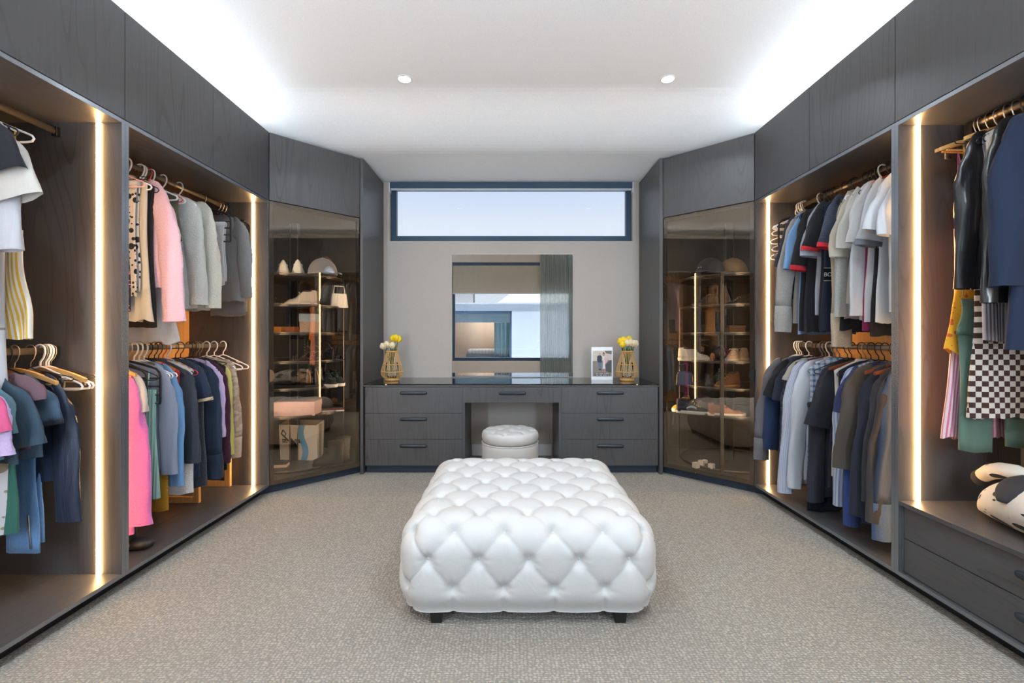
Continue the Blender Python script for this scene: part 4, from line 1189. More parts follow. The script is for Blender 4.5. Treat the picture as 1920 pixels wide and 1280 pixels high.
def build_garment(g):
    s, zr = RAIL[g['bay']]
    rnd = random.Random(g['seed']*13+5)
    Y = g['Y']
    M_ = fab(g['col'], g['kind'], g.get('col2'), g.get('f', 30.0))
    where = 'on an upper rail' if g['bay'] in ('LU', 'lu', 'RU', 'ru') else 'on a lower rail'
    rz = rnd.uniform(-.09, .09)
    root = thing(g['name'], g['np']+' hanging '+where, g['cat'], (s*RODX, Y, zr), (0 if s < 0 else pi)+rz, 'clothes hanging in the wardrobes')
    zl = lambda py: PZ(py, Y)-zr
    wo = g['wo']; slv = g['slv']
    hem = zl(g['hem']); top = -.078
    drop = .062
    Tm = max(.014, min(g.get('T', .026), g['gap']*.62))
    A = g.get('A', min(.009, g['gap']*.2))
    if slv == 'fold':
        top = zl(g['top']); pw = g.get('pw', .14)
        u1 = wo; u0 = wo-2*pw if g.get('pw') else -wo
        cu_, hw = (u0+u1)/2, (u1-u0)/2
        for q, (dt, extra) in enumerate(((-.010, 0.0), (.010, .03))):
            rings = body_rings(hw*.97, hw, top, hem+extra, 0, .0085, A*.7, rnd, NV=12)
            MB().loft([[(u+cu_, t+dt, z) for u, t, z in r] for r in rings]).obj('trouser_leg', M_, root, smooth=True, world=False)
        MB().tube([(cu_-hw*.96, 0, top+.002), (cu_+hw*.96, 0, top+.002)], .019, 12).obj('fold_over', M_, root, smooth=True, world=False)
        if g['name'] == 'zipped_jeans':
            white_zip(root, [(u1-.02, -.022, hem+.02), (u1-.03, -.022, hem+.16)])
    elif slv == 'legs':
        top = zl(g['top'])
        for q, (a0, a1) in enumerate(((-.185, -.02), (.02, .185))):
            cu_, hw = (a0+a1)/2, (a1-a0)/2
            rings = body_rings(hw, hw*.86, top-.12, hem+(.0 if q else .02), 0, Tm*.7, A*.6, rnd, NV=12)
            MB().loft([[(u+cu_*(1+.12*0), t, z) for u, t, z in r] for r in rings]).obj('trouser_leg', M_, root, smooth=True, world=False)
        rings = body_rings(.17, .186, top, top-.16, 0, Tm*.75, A*.3, rnd, NV=8)
        MB().loft(rings).obj('waist', M_, root, smooth=True, world=False)
        MB().tube([(-.16, 0, top+.01), (-.14, 0, -.16)], .002, 5).tube([(.16, 0, top+.01), (.14, 0, -.16)], .002, 5).obj('hanging_loop', M_, root, world=False)
    else:
        straps = g.get('straps'); t0 = g.get('top')
        if t0 is not None:
            top = zl(t0); drop = 0
        if g.get('drop') is not None: drop = g['drop']
        ws = g.get('ws', min(.195, wo-.01) if slv == 'n' else .19)
        if slv == 'n': ws = min(ws, wo)
        wh = g.get('wh', min(ws+.012, .205) if slv == 'n' else .2)
        if straps or t0 is not None: ws = ws*.80 if straps else ws*.92
        rings = body_rings(ws, wh, top, hem, drop, Tm, A, rnd, flare=g.get('flare', 0.0), ripple=.010 if g.get('flare') else .004)
        if g['kind'] == 'fluffy':
            rings = [[(u+.004*noise.noise((u*60, z*60, t*60)), t+.005*noise.noise((u*70+9, z*70, t*50)), z) for u, t, z in r] for r in rings]
        bo = MB().loft(rings, True, False).obj('body', M_, root, smooth=True, world=False)
        if g['kind'] == 'stripe': across(bo, rings, max(ws, wh))
        if straps or t0 is not None and g['cat'] != 'skirt':
            for sg in (-1, 1):
                pts = [(sg*ws*.62, -.006, top-.004), (sg*(ws*.62+.02), -.006, (top-.13)/2), (sg*.125, 0, -.118), (sg*(ws*.62+.01), .010, (top-.13)/2), (sg*ws*.6, .008, top-.004)]
                MB().tube(pts, .0075, 6, ry=.003).obj('strap', M_, root, smooth=True, world=False)
        elif t0 is not None:
            for sg in (-1, 1):
                MB().tube([(sg*ws*.8, 0, top), (sg*.14, 0, -.155)], .002, 5).obj('hanging_loop', M_, root, world=False)
        if slv in ('s', 'l'):
            r1 = g.get('r', .052 if slv == 's' else .042)
            out = max(.01, wo-ws-r1*.8)
            zend = zl(g['sy'])
            for sg in (1, -1):
                o_ = out if sg > 0 else min(out, .285-ws-r1*.8)
                if slv == 's': rr = sleeve_rings(sg, ws, top-drop, zend, o_, .085, r1, max(.02, min(.036, Tm*1.3)), rnd, 14, short=True)
                else: rr = sleeve_rings(sg, ws, top-drop, zend, max(o_, .005), .075, r1, max(.018, min(.042, Tm*1.25)), rnd, 24)
                if sg < 0: rr = [r[::-1] for r in rr]
                if g['kind'] == 'fluffy':
                    rr = [[(u+.004*noise.noise((u*60, z*60, t*60)), t+.004*noise.noise((u*70+9, z*70, t*50)), z) for u, t, z in r] for r in rr]
                cf = g.get('cuff')
                cut = (-4 if slv == 'l' else -2)
                if cf:
                    sl = MB().loft(rr[:cut+1] if cut+1 else rr, True, True).obj('sleeve', M_, root, smooth=True, world=False)
                    fat = []
                    for r in rr[cut:]:
                        cx_ = sum(p[0] for p in r)/len(r); cz_ = sum(p[2] for p in r)/len(r)
                        fat.append([(cx_+(p[0]-cx_)*1.03, p[1]*1.05, cz_+(p[2]-cz_)*1.03) for p in r])
                    ck = fab(cf, 'marl' if slv == 'l' else ('camo' if g['name'] == 'tunic' else 'plain'), (150, 120, 84) if g['name'] == 'tunic' else None, 60.0)
                    MB().loft(fat, True, False).obj('cuff', ck, sl, smooth=True, world=False)
                else:
                    sl = MB().loft(rr, True, False).obj('sleeve', M_, root, smooth=True, world=False)
                    if g['kind'] == 'stripe': across(sl, rr)
                if g.get('zip') and sg > 0:
                    ring = rr[-1]; r2 = rr[-5]
                    k = 11
                    white_zip(sl, [tuple(Vector(ring[k])+Vector((0, -.003, 0))), tuple(Vector(r2[k])+Vector((0, -.003, 0)))])
                if g.get('patch') and sg > 0:
                    rp = [[(p[0]*1.0+.0, p[1]-.003, p[2]) for p in r[8:13]] for r in rr[4:12]]
                    rp = [[(p[0]+.004, p[1], p[2]) for p in r] for r in rp]
                    pt = MB().loft(rp, closed=False).obj('print', fab(g['patch'], 'hstripe', (90, 84, 80), 18.0), sl, smooth=True, world=False)
        cl = g.get('collar')
        if cl:
            pts = [(.062*cos(a), .006+.016*sin(a), top-.012) for a in [2*pi*k/16 for k in range(16)]]
            rings = [[(x*1.0, y, z-.006) for x, y, z in pts], [(x*.95, y, z+cl*.5) for x, y, z in pts], [(x*1.12, y*1.25-.002, z+cl*.42) for x, y, z in pts], [(x*1.3, y*1.5-.004, z-.012) for x, y, z in pts]]
            MB().loft(rings, False, False).obj('collar', M_, root, smooth=True, world=False)
        nk = g.get('neck')
        if nk:
            pts = [(.06*cos(a), .012*sin(a), top-.004-.010*max(0, -sin(a))) for a in [2*pi*k/20 for k in range(20)]]
            MB().tube(pts, .007, 6, True).obj('neckband', fab(nk), root, smooth=True, world=False)
            MB().tube([(.055, -.008, top+.004), (.12, -.008, top-.024), (.175, -.008, top-.058)], .008, 6).obj('shoulder_trim', fab(nk), root, smooth=True, world=False)
        if g.get('cord'):
            MB().tube([(.17, -.02, hem+.02), (.185, -.02, hem-.05), (.18, -.02, hem-.075), (.168, -.02, hem-.055), (.165, -.02, hem+.02)], .003, 6).obj('drawcord', fab((240, 170, 180)), root, smooth=True, world=False)
        if g.get('boss'):
            # lettered band across the front face (the face turned to the camera is local +y on the right-hand side)
            zb = (zl(515)); fy = (1 if s > 0 else -1)*(Tm+.004)
            band = []
            for k in range(15):
                u = -.19+.395*k/14
                band.append([(u, fy+fy*.2*sin(u*25), zb-.040), (u, fy+fy*.2*sin(u*25), zb+.040)])
            bnd = MB().loft(band, closed=False).obj('chest_band', fab((24, 25, 30)), root, world=False)
            ln = MB()
            for dz in (-.040, .038):
                ln.loft([[(u, fy*1.06+fy*.2*sin(u*25), zb+dz), (u, fy*1.06+fy*.2*sin(u*25), zb+dz+.004)] for u in [-.19+.395*k/14 for k in range(15)]], closed=False)
            ln.obj('white_line', fab((220, 220, 222)), bnd, world=False)
            lettering('BOSS', .036, fab((240, 240, 242)), bnd, (.212, fy*1.35, zb-.013), (pi/2, 0, pi if s > 0 else 0), 'LEFT', .1, .001)
    hk = g['hang']
    hanger(hk, s, Y, zr, HN[hk]+' holding the '+g['np'], 'hangers with clothes on them', rz)
for g in GARMENTS: build_garment(g)

def loose(kind, s, Y, zr, label, rz=0.0):
    hanger(kind, s, Y, zr, label, 'empty hangers on the rails', rz)
loose('white', -1, 2.60, RODU, 'empty white hanger between the pink fleece and the grey sherpa jacket')
loose('white', -1, 2.66, RODU, 'empty white hanger just in front of the grey sherpa jacket')
loose('white', -1, 3.325, RODL, 'empty white plastic hanger alone by the left light strip', -.12)
loose('white', -1, 3.225, RODL, 'empty white hanger behind the beige camouflage hoodie')
loose('tier', -1, 2.395, RODL, 'black tiered trouser hanger in front of the mint camisole')
loose('black', -1, 2.455, RODL, 'empty black hanger beside the tiered trouser hanger')
for i_, k_ in enumerate(['white', 'wood', 'white', 'white', 'clip']):
    loose(k_, -1, 2.035+.012*i_, RODL, ['empty white hanger touching the navy tailored jacket', 'empty pale wooden hanger among the white ones by the navy jacket',
          'middle empty white hanger by the navy tailored jacket', 'empty white hanger nearest the light strip in the navy jacket bay', 'empty black wire hanger with brass clips by the light strip'][i_], .03*i_-.06)
for i_ in range(3):
    loose('white', 1, 3.285+.026*i_, RODU, ['first','middle','last'][i_]+' of three empty white hangers ending the T-shirt rail', .03*i_)
loose('white', 1, 3.335, RODL, 'empty white hanger above the black and slate grey tops')
loose('white', 1, 3.365, RODL, 'last empty white hanger by the right light strip on the lower rail', .08)
for i_ in range(4):
    hanger('white', 1, 3.345, RODU, 'white hanger number %s down in the chain of hangers at the rail end' % ['one', 'two', 'three', 'four'][i_], 'empty hangers on the rails', .05*(-1)**i_, -.035-.058*i_)
loose('clip', 1, 2.055, RODU+.012, 'empty black padded hanger above the wooden ones by the rail elbow')
# ---------------------------------------------------------------- pine frames standing behind the left clothes
for Y_, lab in ((3.02, 'pine frame standing behind the charcoal hoodie'), (3.352, 'pine frame standing behind the yellow sweatshirt')):
    t = thing('pine_frame', lab, 'frame', (-2.24, Y_, .083))
    for x0, x1 in ((-2.13, -2.09), (-2.40, -2.36)):
        MB().box(x0, x1, Y_-.012, Y_+.012, .0835, .86).obj('upright', PINE, t, bev=.002)
    for z0 in (.0835, .82):
        MB().box(-2.36, -2.13, Y_-.012, Y_+.012, z0, z0+.04).obj('rail', PINE, t, bev=.002)
t = thing('black_boot', 'black boot standing under the bright pink coat', 'boot', (-2.02, 2.36, .0835))
MB().lathe([(.045, 0), (.048, .02), (.044, .10), (.047, .20), (.04, .205)], (-2.02, 2.36, .0835), 20).obj('shaft', simple('black_boot_leather', (24, 24, 27), .5), t, smooth=True)
MB().ball((-1.96, 2.36, .115), .085, .042, .032).obj('toe', simple('black_boot_leather', (24, 24, 27), .5), t, smooth=True)

# ---------------------------------------------------------------- shoes
def shoe(name, label, cat, p, rz, L=.27, upper=(230, 226, 220), sole=(236, 234, 228), lace=None, high=.0, kind='sneaker', group='shoes in the corner cabinets', mark=None, rough=.6):
    t = thing(name, label, cat, p, rz, group)
    um = simple('shoe_%d_%d_%d' % upper, upper, rough, nb=.05); sm = simple('sole_%d_%d_%d' % sole, sole, .6)
    def wid(x):   # half width along the shoe, 0 heel .. 1 toe
        return L*.17*(.78+.30*sin(pi*min(1, x*1.02)**1.3)-.12*sin(pi*2*x)*.6)*min(1, (x+.02)*9)**.5*min(1, (1.03-x)*7)**.5
    rs = []
    sh = .026 if kind == 'sneaker' else .014
    for z, gr in ((0, 1.0), (sh*.75, 1.05), (sh, 1.03)):
        ring = []
        for k in range(40):
            a = 2*pi*k/40; x = .5-.5*cos(a)
            wm = L*.19*(.80+.26*sin(pi*x**1.25)-.10*sin(2*pi*x))
            ring.append(((x-.5)*L*(1+.02*(gr-1)*20), wm*gr*abs(sin(a))**.62*(1 if sin(a) >= 0 else -1), z))
        rs.append(ring)
    MB().loft(rs).obj('sole', sm, t, smooth=True, world=False)
    rings = []
    for i in range(17):
        x = .015+.97*i/16
        hgt = (.105+high)*(1-soft(.32, .72, x)*.55)-.028*soft(.80, 1.0, x)
        if x < .1: hgt *= .95+.05*x*10
        ww = wid(x)*.96
        ring = []
        for k in range(15):
            a = pi*k/14
            ring.append((x*L-L*.5, ww*cos(a)*(1-.32*sin(a)*(1 if x < .55 else .5)), sh*.7+(hgt-sh*.7)*sin(a)**.75))
        rings.append(ring)
    MB().loft(rings).obj('upper', um, t, smooth=True, world=False)
    if kind == 'sneaker':
        MB().ball((-L*.22, 0, .096+high), L*.17, L*.085, .010).obj('lining', simple('shoe_lining', (60, 56, 54), .9), t, smooth=True, world=False)
        lb = MB()
        for q in range(4):
            x = L*(.04+.055*q); z = (.105+high)*(1-soft(.32, .72, (x+L*.5)/L)*.55)+.001
            lb.tube([(x, -L*.07, z-.010), (x+.004, 0, z+.003), (x, L*.07, z-.010)], .004, 6)
        lb.tube([(L*.03, 0, .08+high), (L*.0, .03, .085+high), (-L*.03, .035, .07+high)], .003, 6)
        lb.tube([(L*.03, 0, .08+high), (L*.0, -.03, .085+high), (-L*.03, -.035, .07+high)], .003, 6)
        lb.obj('laces', simple('lace_%d_%d_%d' % (lace or sole), lace or sole, .8), t, smooth=True, world=False)
    if mark:
        for sg in (1, -1):
            MB().loft([[(-L*.18+L*.30*k/8, sg*(L*.158+.006), .040+.016*sin(pi*k/8)), (-L*.18+L*.30*k/8, sg*(L*.155+.006), .052+.020*sin(pi*k/8*.9))] for k in range(9)], closed=False).obj('side_stripe', simple('stripe_%d_%d_%d' % mark, mark, .6), t, world=False)
    return t

def heel_sandal(label, p, rz, col, L=.22, h=.085):
    t = thing('heeled_sandal', label, 'sandal', p, rz, 'shoes in the corner cabinets')
    m = simple('sandal_%d_%d_%d' % col, col, .3)
    rings = []
    for i in range(13):
        x = i/12; z = h*(1-soft(.15, .72, x))+.006
        w_ = .034*(.72+.4*sin(pi*x)) if x < .97 else .02
        rings.append([(x*L-L/2, -w_, z), (x*L-L/2, w_, z), (x*L-L/2, w_, z+.007), (x*L-L/2, -w_, z+.007)])
    MB().loft(rings).obj('footbed', m, t, world=False)
    MB().lathe([(.006, 0), (.006, .03), (.012, h)], (-L*.46, 0, 0), 12).obj('heel', m, t, smooth=True, world=False)
    for x, z in ((.22, .045), (.32, .040)):
        MB().tube([(x*L, -.036, .008), (x*L, -.02, z), (x*L, .02, z), (x*L, .036, .008)], .006, 6, ry=.003).obj('strap', m, t, smooth=True, world=False)
    MB().tube([(-L*.42, -.03, h), (-L*.30, -.028, h+.045), (-L*.2, 0, h+.058), (-L*.30, .028, h+.045), (-L*.42, .03, h)], .004, 6).obj('ankle_strap', m, t, smooth=True, world=False)
    return t

def on_shelf(s, k, px, Y):
    z = [1.70, 1.45, 1.22, .985, .765, .54, .10][k]
    return ((px-VX)*Y/FPX, Y, z+.0005)

def cap(label, p, rz, col, r=.095, brim=None, mark=None):
    t = thing('baseball_cap', label, 'cap', p, rz, 'hats in the corner cabinets')
    m = simple('cap_%d_%d_%d' % col, col, .75, nb=.1)
    rings = []
    for i in range(9):
        a = i/8*pi/2
        rings.append([(r*1.12*cos(a)*cos(2*pi*k/24), r*cos(a)*sin(2*pi*k/24), .012+r*1.28*sin(a)**.9) for k in range(24)])
    MB().loft(rings, False, True).obj('crown', m, t, smooth=True, world=False)
    rings = []
    for i in range(7):
        x = i/6
        w_ = r*.88*sqrt(max(.02, 1-(x*.92)**2))
        rings.append([(r*.9+x*.075, w_*(j/6-1)*1.0 if j <= 12 else 0, .012-.010*x*x-.012*((j-6)/6)**2+.024) for j in range(13)])
    v = MB(); v.loft([[(px_, (j-6)/6*r*.88*sqrt(max(.02, 1-(i/6*.92)**2)), pz_) for j, (px_, py_, pz_) in enumerate(R_)] for i, R_ in enumerate(rings)], closed=False)
    v.loft([[(px_, (j-6)/6*r*.88*sqrt(max(.02, 1-(i/6*.92)**2)), pz_-.004) for j, (px_, py_, pz_) in enumerate(R_)] for i, R_ in enumerate(rings)], closed=False)
    v.obj('brim', simple('cap_%d_%d_%d' % (brim or col), brim or col, .7), t, smooth=True, world=False)
    MB().ball((0, 0, .014+r*1.28), .008, .008, .005, 10, 6).obj('button', m, t, smooth=True, world=False)
    if mark:
        MB().box(r*.98, r*1.0+.004, -.018, .018, .05, .068).obj('badge', simple('cap_badge', mark, .4), t, world=False)
    return t

rad = math.radians
# left cabinet, top shelf down
shoe('sneaker', 'left white sneaker of the pair seen from behind on the top shelf', 'sneaker', on_shelf(-1, 0, 531, 3.84), rad(117), L=.30, high=.025, lace=(240, 238, 234))
shoe('sneaker', 'right white sneaker of the pair seen from behind on the top shelf', 'sneaker', on_shelf(-1, 0, 559, 3.83), rad(114), L=.30, high=.025, lace=(236, 232, 226))
cap('grey baseball cap beside the white sneakers', on_shelf(-1, 0, 605, 3.80), rad(-28), (150, 150, 154), r=.112, brim=(160, 160, 160))
t = thing('leather_bag', 'brown leather handbag behind the grey cap', 'bag', on_shelf(-1, 0, 613, 4.12), rad(12))
bm_ = simple('brown_bag_leather', (96, 58, 48), .5)
MB().loft([[(-.085, -.035, 0), (.085, -.035, 0), (.085, .035, 0), (-.085, .035, 0)], [(-.065, -.025, .15), (.065, -.025, .15), (.065, .025, .15), (-.065, .025, .15)]]).obj('pouch', bm_, t, world=False, bev=.008)
MB().tube([(-.03, 0, .145), (-.03, 0, .20), (0, 0, .22), (.03, 0, .20), (.03, 0, .145)], .009, 8).obj('handle', bm_, t, smooth=True, world=False)
MB().box(.02, .05, -.04, -.032, .02, .14).obj('tassel', simple('tan_tassel', (186, 150, 112), .6), t, world=False)
shoe('sneaker', 'white sneaker standing sideways on the second shelf', 'sneaker', on_shelf(-1, 1, 564, 3.80), rad(180), L=.27, high=.03, upper=(214, 204, 192))
t = heel_sandal('black sandal with white straps on the second shelf', on_shelf(-1, 1, 524, 3.86), rad(70), (44, 42, 44), .2, .02)
t = thing('flat_bag', 'pale grey flat handbag leaning on the second shelf', 'bag', on_shelf(-1, 1, 636, 4.0), rad(35))
MB().loft([[(-.075, -.02, 0), (.075, -.02, 0), (.075, .02, 0), (-.075, .02, 0)], [(-.06, -.012, .125), (.06, -.012, .125), (.06, .012, .125), (-.06, .012, .125)]]).obj('pouch', simple('pale_grey_bag', (206, 204, 206), .5), t, world=False, bev=.006)
MB().tube([(-.05, 0, .12), (-.04, 0, .19), (.04, 0, .19), (.05, 0, .12)], .004, 8).obj('handle', simple('white_piping', (236, 234, 232), .5), t, smooth=True, world=False)
def carton(name, label, p, rz, w_, d_, h_, col, lid=None, cat='box'):
    t = thing(name, label, cat, p, rz)
    m = simple('card_%d_%d_%d' % col, col, .7)
    MB().box(-w_/2, w_/2, -d_/2, d_/2, 0, h_*.68).obj('tray', m, t, world=False, bev=.002)
    MB().box(-w_/2-.003, w_/2+.003, -d_/2-.003, d_/2+.003, h_*.6, h_).obj('lid', simple('card_%d_%d_%d' % (lid or col), lid or col, .7), t, world=False, bev=.002)
    return t
carton('gift_box', 'flat orange box on the third shelf', on_shelf(-1, 2, 527, 3.90), 0, .10, .2, .058, (232, 146, 48))
carton('gift_box', 'flat russet box beside the orange one', on_shelf(-1, 2, 552, 3.83), 0, .07, .16, .056, (150, 82, 46))
carton('reflection_box', 'pale box standing in for a reflection on the third shelf', on_shelf(-1, 2, 580, 3.92), rad(10), .13, .12, .17, (190, 160, 140), (170, 190, 200))  # box put in place of a reflection in the door glass
heel_sandal('first brown strappy sandal on the fourth shelf', on_shelf(-1, 3, 566, 3.83), rad(-160), (84, 44, 40), .2, .07)
heel_sandal('second brown strappy sandal behind the first', on_shelf(-1, 3, 583, 3.95), rad(-150), (92, 50, 44), .2, .07)
t = heel_sandal('black high heeled mule tipped on its side', on_shelf(-1, 3, 602, 3.86), rad(200), (28, 28, 34), .2, .10)
heel_sandal('black high heel at the front edge of the fourth shelf', on_shelf(-1, 3, 626, 3.95), rad(-15), (24, 24, 30), .2, .055)
def ankle_boot(label, p, rz, col=(26, 30, 40)):
    t = thing('ankle_boot', label, 'boot', p, rz, 'shoes in the corner cabinets')
    m = simple('boot_%d_%d_%d' % col, col, .25)
    rings = []
    for i, (z, rx, ry, cx_) in enumerate([(.02, .085, .036, .03), (.05, .082, .036, .025), (.075, .06, .036, .0), (.10, .045, .036, -.015), (.14, .042, .037, -.018), (.172, .045, .040, -.018)]):
        rings.append([(cx_+rx*cos(2*pi*k/20), ry*sin(2*pi*k/20), z) for k in range(20)])
    MB().loft(rings, True, True).obj('shaft', m, t, smooth=True, world=False)
    MB().box(-.055, -.01, -.026, .026, 0, .022).box(.01, .11, -.03, .03, 0, .012).obj('heel', simple('boot_sole', (20, 20, 22), .5), t, world=False, bev=.004)
    MB().tube([(-.060, -.015, .165), (-.052, -.03, .10), (-.05, -.03, .03)], .004, 6).obj('gold_trim', GOLD, t, smooth=True, world=False)
    return t
ankle_boot('first black ankle boot with brass trim on the fifth shelf', on_shelf(-1, 4, 583, 3.80), rad(80))
ankle_boot('second black ankle boot with brass trim beside the first', on_shelf(-1, 4, 599, 3.83), rad(75))
shoe('sneaker', 'black sneaker with white sole beside the ankle boots', 'sneaker', on_shelf(-1, 4, 617, 3.90), rad(-50), L=.26, high=.03, upper=(32, 38, 46), sole=(232, 230, 230), lace=(40, 70, 66), mark=(226, 226, 230))
shoe('sneaker', 'black sneaker with white sole at the shelf end', 'sneaker', on_shelf(-1, 4, 630, 3.98), rad(-46), L=.26, high=.03, upper=(30, 34, 42), sole=(232, 230, 230), lace=(40, 70, 66), mark=(226, 226, 230))
t = carton('shoe_box', 'pale pink shoe box on the sixth shelf', on_shelf(-1, 5, 559, 3.80), rad(6), .325, .19, .118, (222, 186, 186))
t = thing('magazine', 'thin magazine lying beside the pink shoe box', 'magazine', on_shelf(-1, 5, 625, 3.98), rad(20))
MB().box(-.09, .09, -.06, .06, 0, .012).obj('pages', simple('magazine_pages', (214, 214, 220), .6), t, world=False)
MB().box(-.092, .092, -.062, .062, .012, .015).obj('cover', simple('magazine_cover', (150, 104, 104), .4), t, world=False)
# shopping bag
p = on_shelf(-1, 6, 566, 4.04)
t = thing('shopping_bag', 'white paper shopping bag with a blue wavy stripe and black letters', 'bag', p, rad(-4))
pm = simple('bag_paper', (226, 218, 208), .75); km = simple('bag_inside', (206, 176, 136), .8)
bw, bd, bh = .172, .10, .315
mb = MB()
mb.loft([[(-bw, -bd*.5, 0), (bw, -bd*.5, 0), (bw, bd*.5, 0), (-bw, bd*.5, 0)], [(-bw*1.0, -bd*.7, bh), (bw*1.0, -bd*.7, bh), (bw*1.0, bd*.7, bh+.02), (-bw*1.0, bd*.7, bh+.02)]], True, False)
bg = mb.obj('bag_body', pm, t, world=False)
MB().loft([[(-bw*.985, -bd*.48, .003), (bw*.985, -bd*.48, .003), (bw*.985, bd*.48, .003), (-bw*.985, bd*.48, .003)], [(-bw*.985, -bd*.66, bh), (bw*.985, -bd*.66, bh), (bw*.985, bd*.66, bh+.02), (-bw*.985, bd*.66, bh+.02)]], True, False).obj('lining', km, t, world=False)
def front(x, z): return (x, -bd*(.5+.2*z/bh)-.0015, z)
wave = [[front(.045+.02*sin(v*6.0)-.028, v*bh), front(.045+.02*sin(v*6.0)+.028, v*bh)] for v in [k/16 for k in range(17)]]
MB().loft([r[::-1] for r in wave], closed=False).obj('blue_stripe', simple('bag_blue', (98, 160, 204), .7), t, world=False)
MB().loft([[(bw+.0015, -bd*(.25+.1*v), v*bh), (bw+.0015, bd*(.1+.1*v), v*bh)] for v in [k/8 for k in range(9)]], closed=False).obj('speckled_side', fab((206, 200, 192), 'spots', (60, 58, 60), 130.0), t, world=False)
lm = simple('bag_black', (30, 26, 26), .7)
for txt, x in (('HA', -.145), ('SE', -.032)):
    lb = MB().add([front(x, .155), front(x+.052, .155), front(x+.052, .187), front(x, .187)], [(0,1,2,3)])
    lb = lb.obj('letter_label', lm, t, world=False)
    q = front(x+.004, .159)
    lettering(txt, .036, simple('bag_letter', (226, 220, 210), .7), lb, (q[0], q[1]-.002, q[2]), (pi/2-.06, 0, 0))
MB().tube([front(-.135, .27), front(-.15, .235), front(-.11, .195), front(-.085, .17)], .006, 6).tube([front(-.135, .27), front(-.11, .235), front(-.12, .215)], .004, 6).obj('black_motif', lm, t, smooth=True, world=False)
def tall_boot(label, p, rz):
    t = thing('winter_boot', label, 'boot', p, rz, 'shoes in the corner cabinets')
    m = simple('winter_boot_suede', (52, 50, 50), .85, nb=.2)
    rings = []
    for (z, rx, ry, cx_) in [(.012, .125, .05, .03), (.05, .122, .052, .028), (.075, .09, .05, .0), (.10, .065, .05, -.03), (.16, .062, .052, -.035), (.205, .066, .056, -.035)]:
        rings.append([(cx_+rx*cos(2*pi*k/24), ry*sin(2*pi*k/24), z) for k in range(24)])
    MB().loft(rings, True, True).obj('shaft', m, t, smooth=True, world=False)
    MB().loft([[(.03+.13*cos(2*pi*k/24), .054*sin(2*pi*k/24), z) for k in range(24)] for z in (0, .016)]).obj('sole', simple('winter_boot_sole', (34, 33, 34), .7), t, world=False)
    return t
tall_boot('dark suede winter boot in front of the shopping bag', on_shelf(-1, 6, 622, 3.83), rad(185))
tall_boot('dark suede winter boot behind the other one', on_shelf(-1, 6, 636, 4.0), rad(178))
t = thing('small_card_box', 'small dark card box with pale edge at the bag foot', 'box', on_shelf(-1, 6, 527, 3.80), rad(10))
MB().box(-.055, .055, -.04, .04, 0, .022).obj('tray', simple('pale_card', (206, 190, 170), .7), t, world=False)
MB().box(-.05, .05, -.036, .036, .022, .025).obj('lid', simple('dark_card', (60, 54, 52), .6), t, world=False)

# right cabinet
cap('black baseball cap with a badge on the top shelf', on_shelf(1, 0, 1332, 3.76), rad(200), (30, 30, 38), r=.108, mark=(210, 206, 200))
cap('olive brown flat cap beside the black cap', on_shelf(1, 0, 1374, 3.80), rad(212), (98, 84, 62), r=.112)
shoe('sneaker', 'dark trainer on the second shelf of the right cabinet', 'sneaker', on_shelf(1, 1, 1322, 3.86), rad(190), L=.24, upper=(46, 42, 46), sole=(60, 56, 56))
shoe('sneaker', 'black trainer with pale sole on the second shelf', 'sneaker', on_shelf(1, 1, 1385, 3.88), rad(170), L=.24, upper=(38, 36, 40), sole=(190, 184, 176))
carton('perfume_box', 'small black box on the third shelf', on_shelf(1, 2, 1325, 3.86), rad(5), .06, .05, .075, (34, 32, 34))
carton('trinket_box', 'low brown box on the third shelf behind the dresses reflection', on_shelf(1, 2, 1378, 3.9), rad(-8), .13, .12, .07, (110, 78, 52))
shoe('canvas_sneaker', 'cream canvas sneaker standing sideways on the fourth shelf', 'sneaker', on_shelf(1, 3, 1303, 3.92), rad(0), L=.29, upper=(196, 190, 178), sole=(206, 200, 188), high=.01)
shoe('sneaker', 'beige sneaker with toe to the front on the fourth shelf', 'sneaker', on_shelf(1, 3, 1375, 3.80), rad(235), L=.27, high=.02, upper=(196, 168, 140), sole=(214, 200, 184))
shoe('sneaker', 'beige high sneaker behind the toe of its pair', 'sneaker', on_shelf(1, 3, 1392, 3.92), rad(230), L=.25, upper=(204, 180, 150), sole=(214, 200, 184), high=.02)
t = thing('round_bag', 'round black handbag with a tan centre on the fourth shelf', 'bag', on_shelf(1, 3, 1352, 3.98), rad(0))
MB().lathe([(.055, -.02), (.062, -.012), (.062, .012), (.055, .02)], (0, 0, 0), 28).obj('pouch', simple('black_bag', (28, 26, 28), .4), t, smooth=True, world=False)
t.children[0].rotation_euler = (pi/2, 0, 0); t.children[0].location = (0, 0, .063)
MB().lathe([(.028, 0), (.028, .004)], (0, 0, 0), 20).obj('tan_centre', simple('tan_leather', (206, 150, 90), .5), t, world=False)
t.children[1].rotation_euler = (pi/2, 0, 0); t.children[1].location = (.0, -.019, .055)
t = thing('charm_pouch', 'tiny spotted pouch hanging by the rack post', 'pouch', on_shelf(1, 3, 1336, 3.86))
MB().ball((0, 0, .035), .022, .014, .035).obj('pouch_body', fab((206, 140, 84), 'spots', (60, 40, 30), 60.0), t, smooth=True, world=False)
t = thing('handbag', 'black handbag with gold rings on the fifth shelf', 'bag', on_shelf(1, 4, 1284, 3.98), rad(-20))
MB().loft([[(-.08, -.04, 0), (.08, -.04, 0), (.08, .04, 0), (-.08, .04, 0)], [(-.06, -.02, .12), (.06, -.02, .12), (.06, .02, .12), (-.06, .02, .12)]]).obj('pouch', simple('navy_bag', (34, 48, 84), .35), t, world=False, bev=.01)
MB().tube([(-.06, 0, .10), (-.05, 0, .17), (0, 0, .19), (.05, 0, .17), (.06, 0, .10)], .005, 8).obj('handle', simple('black_bag', (28, 26, 28), .4), t, smooth=True, world=False)
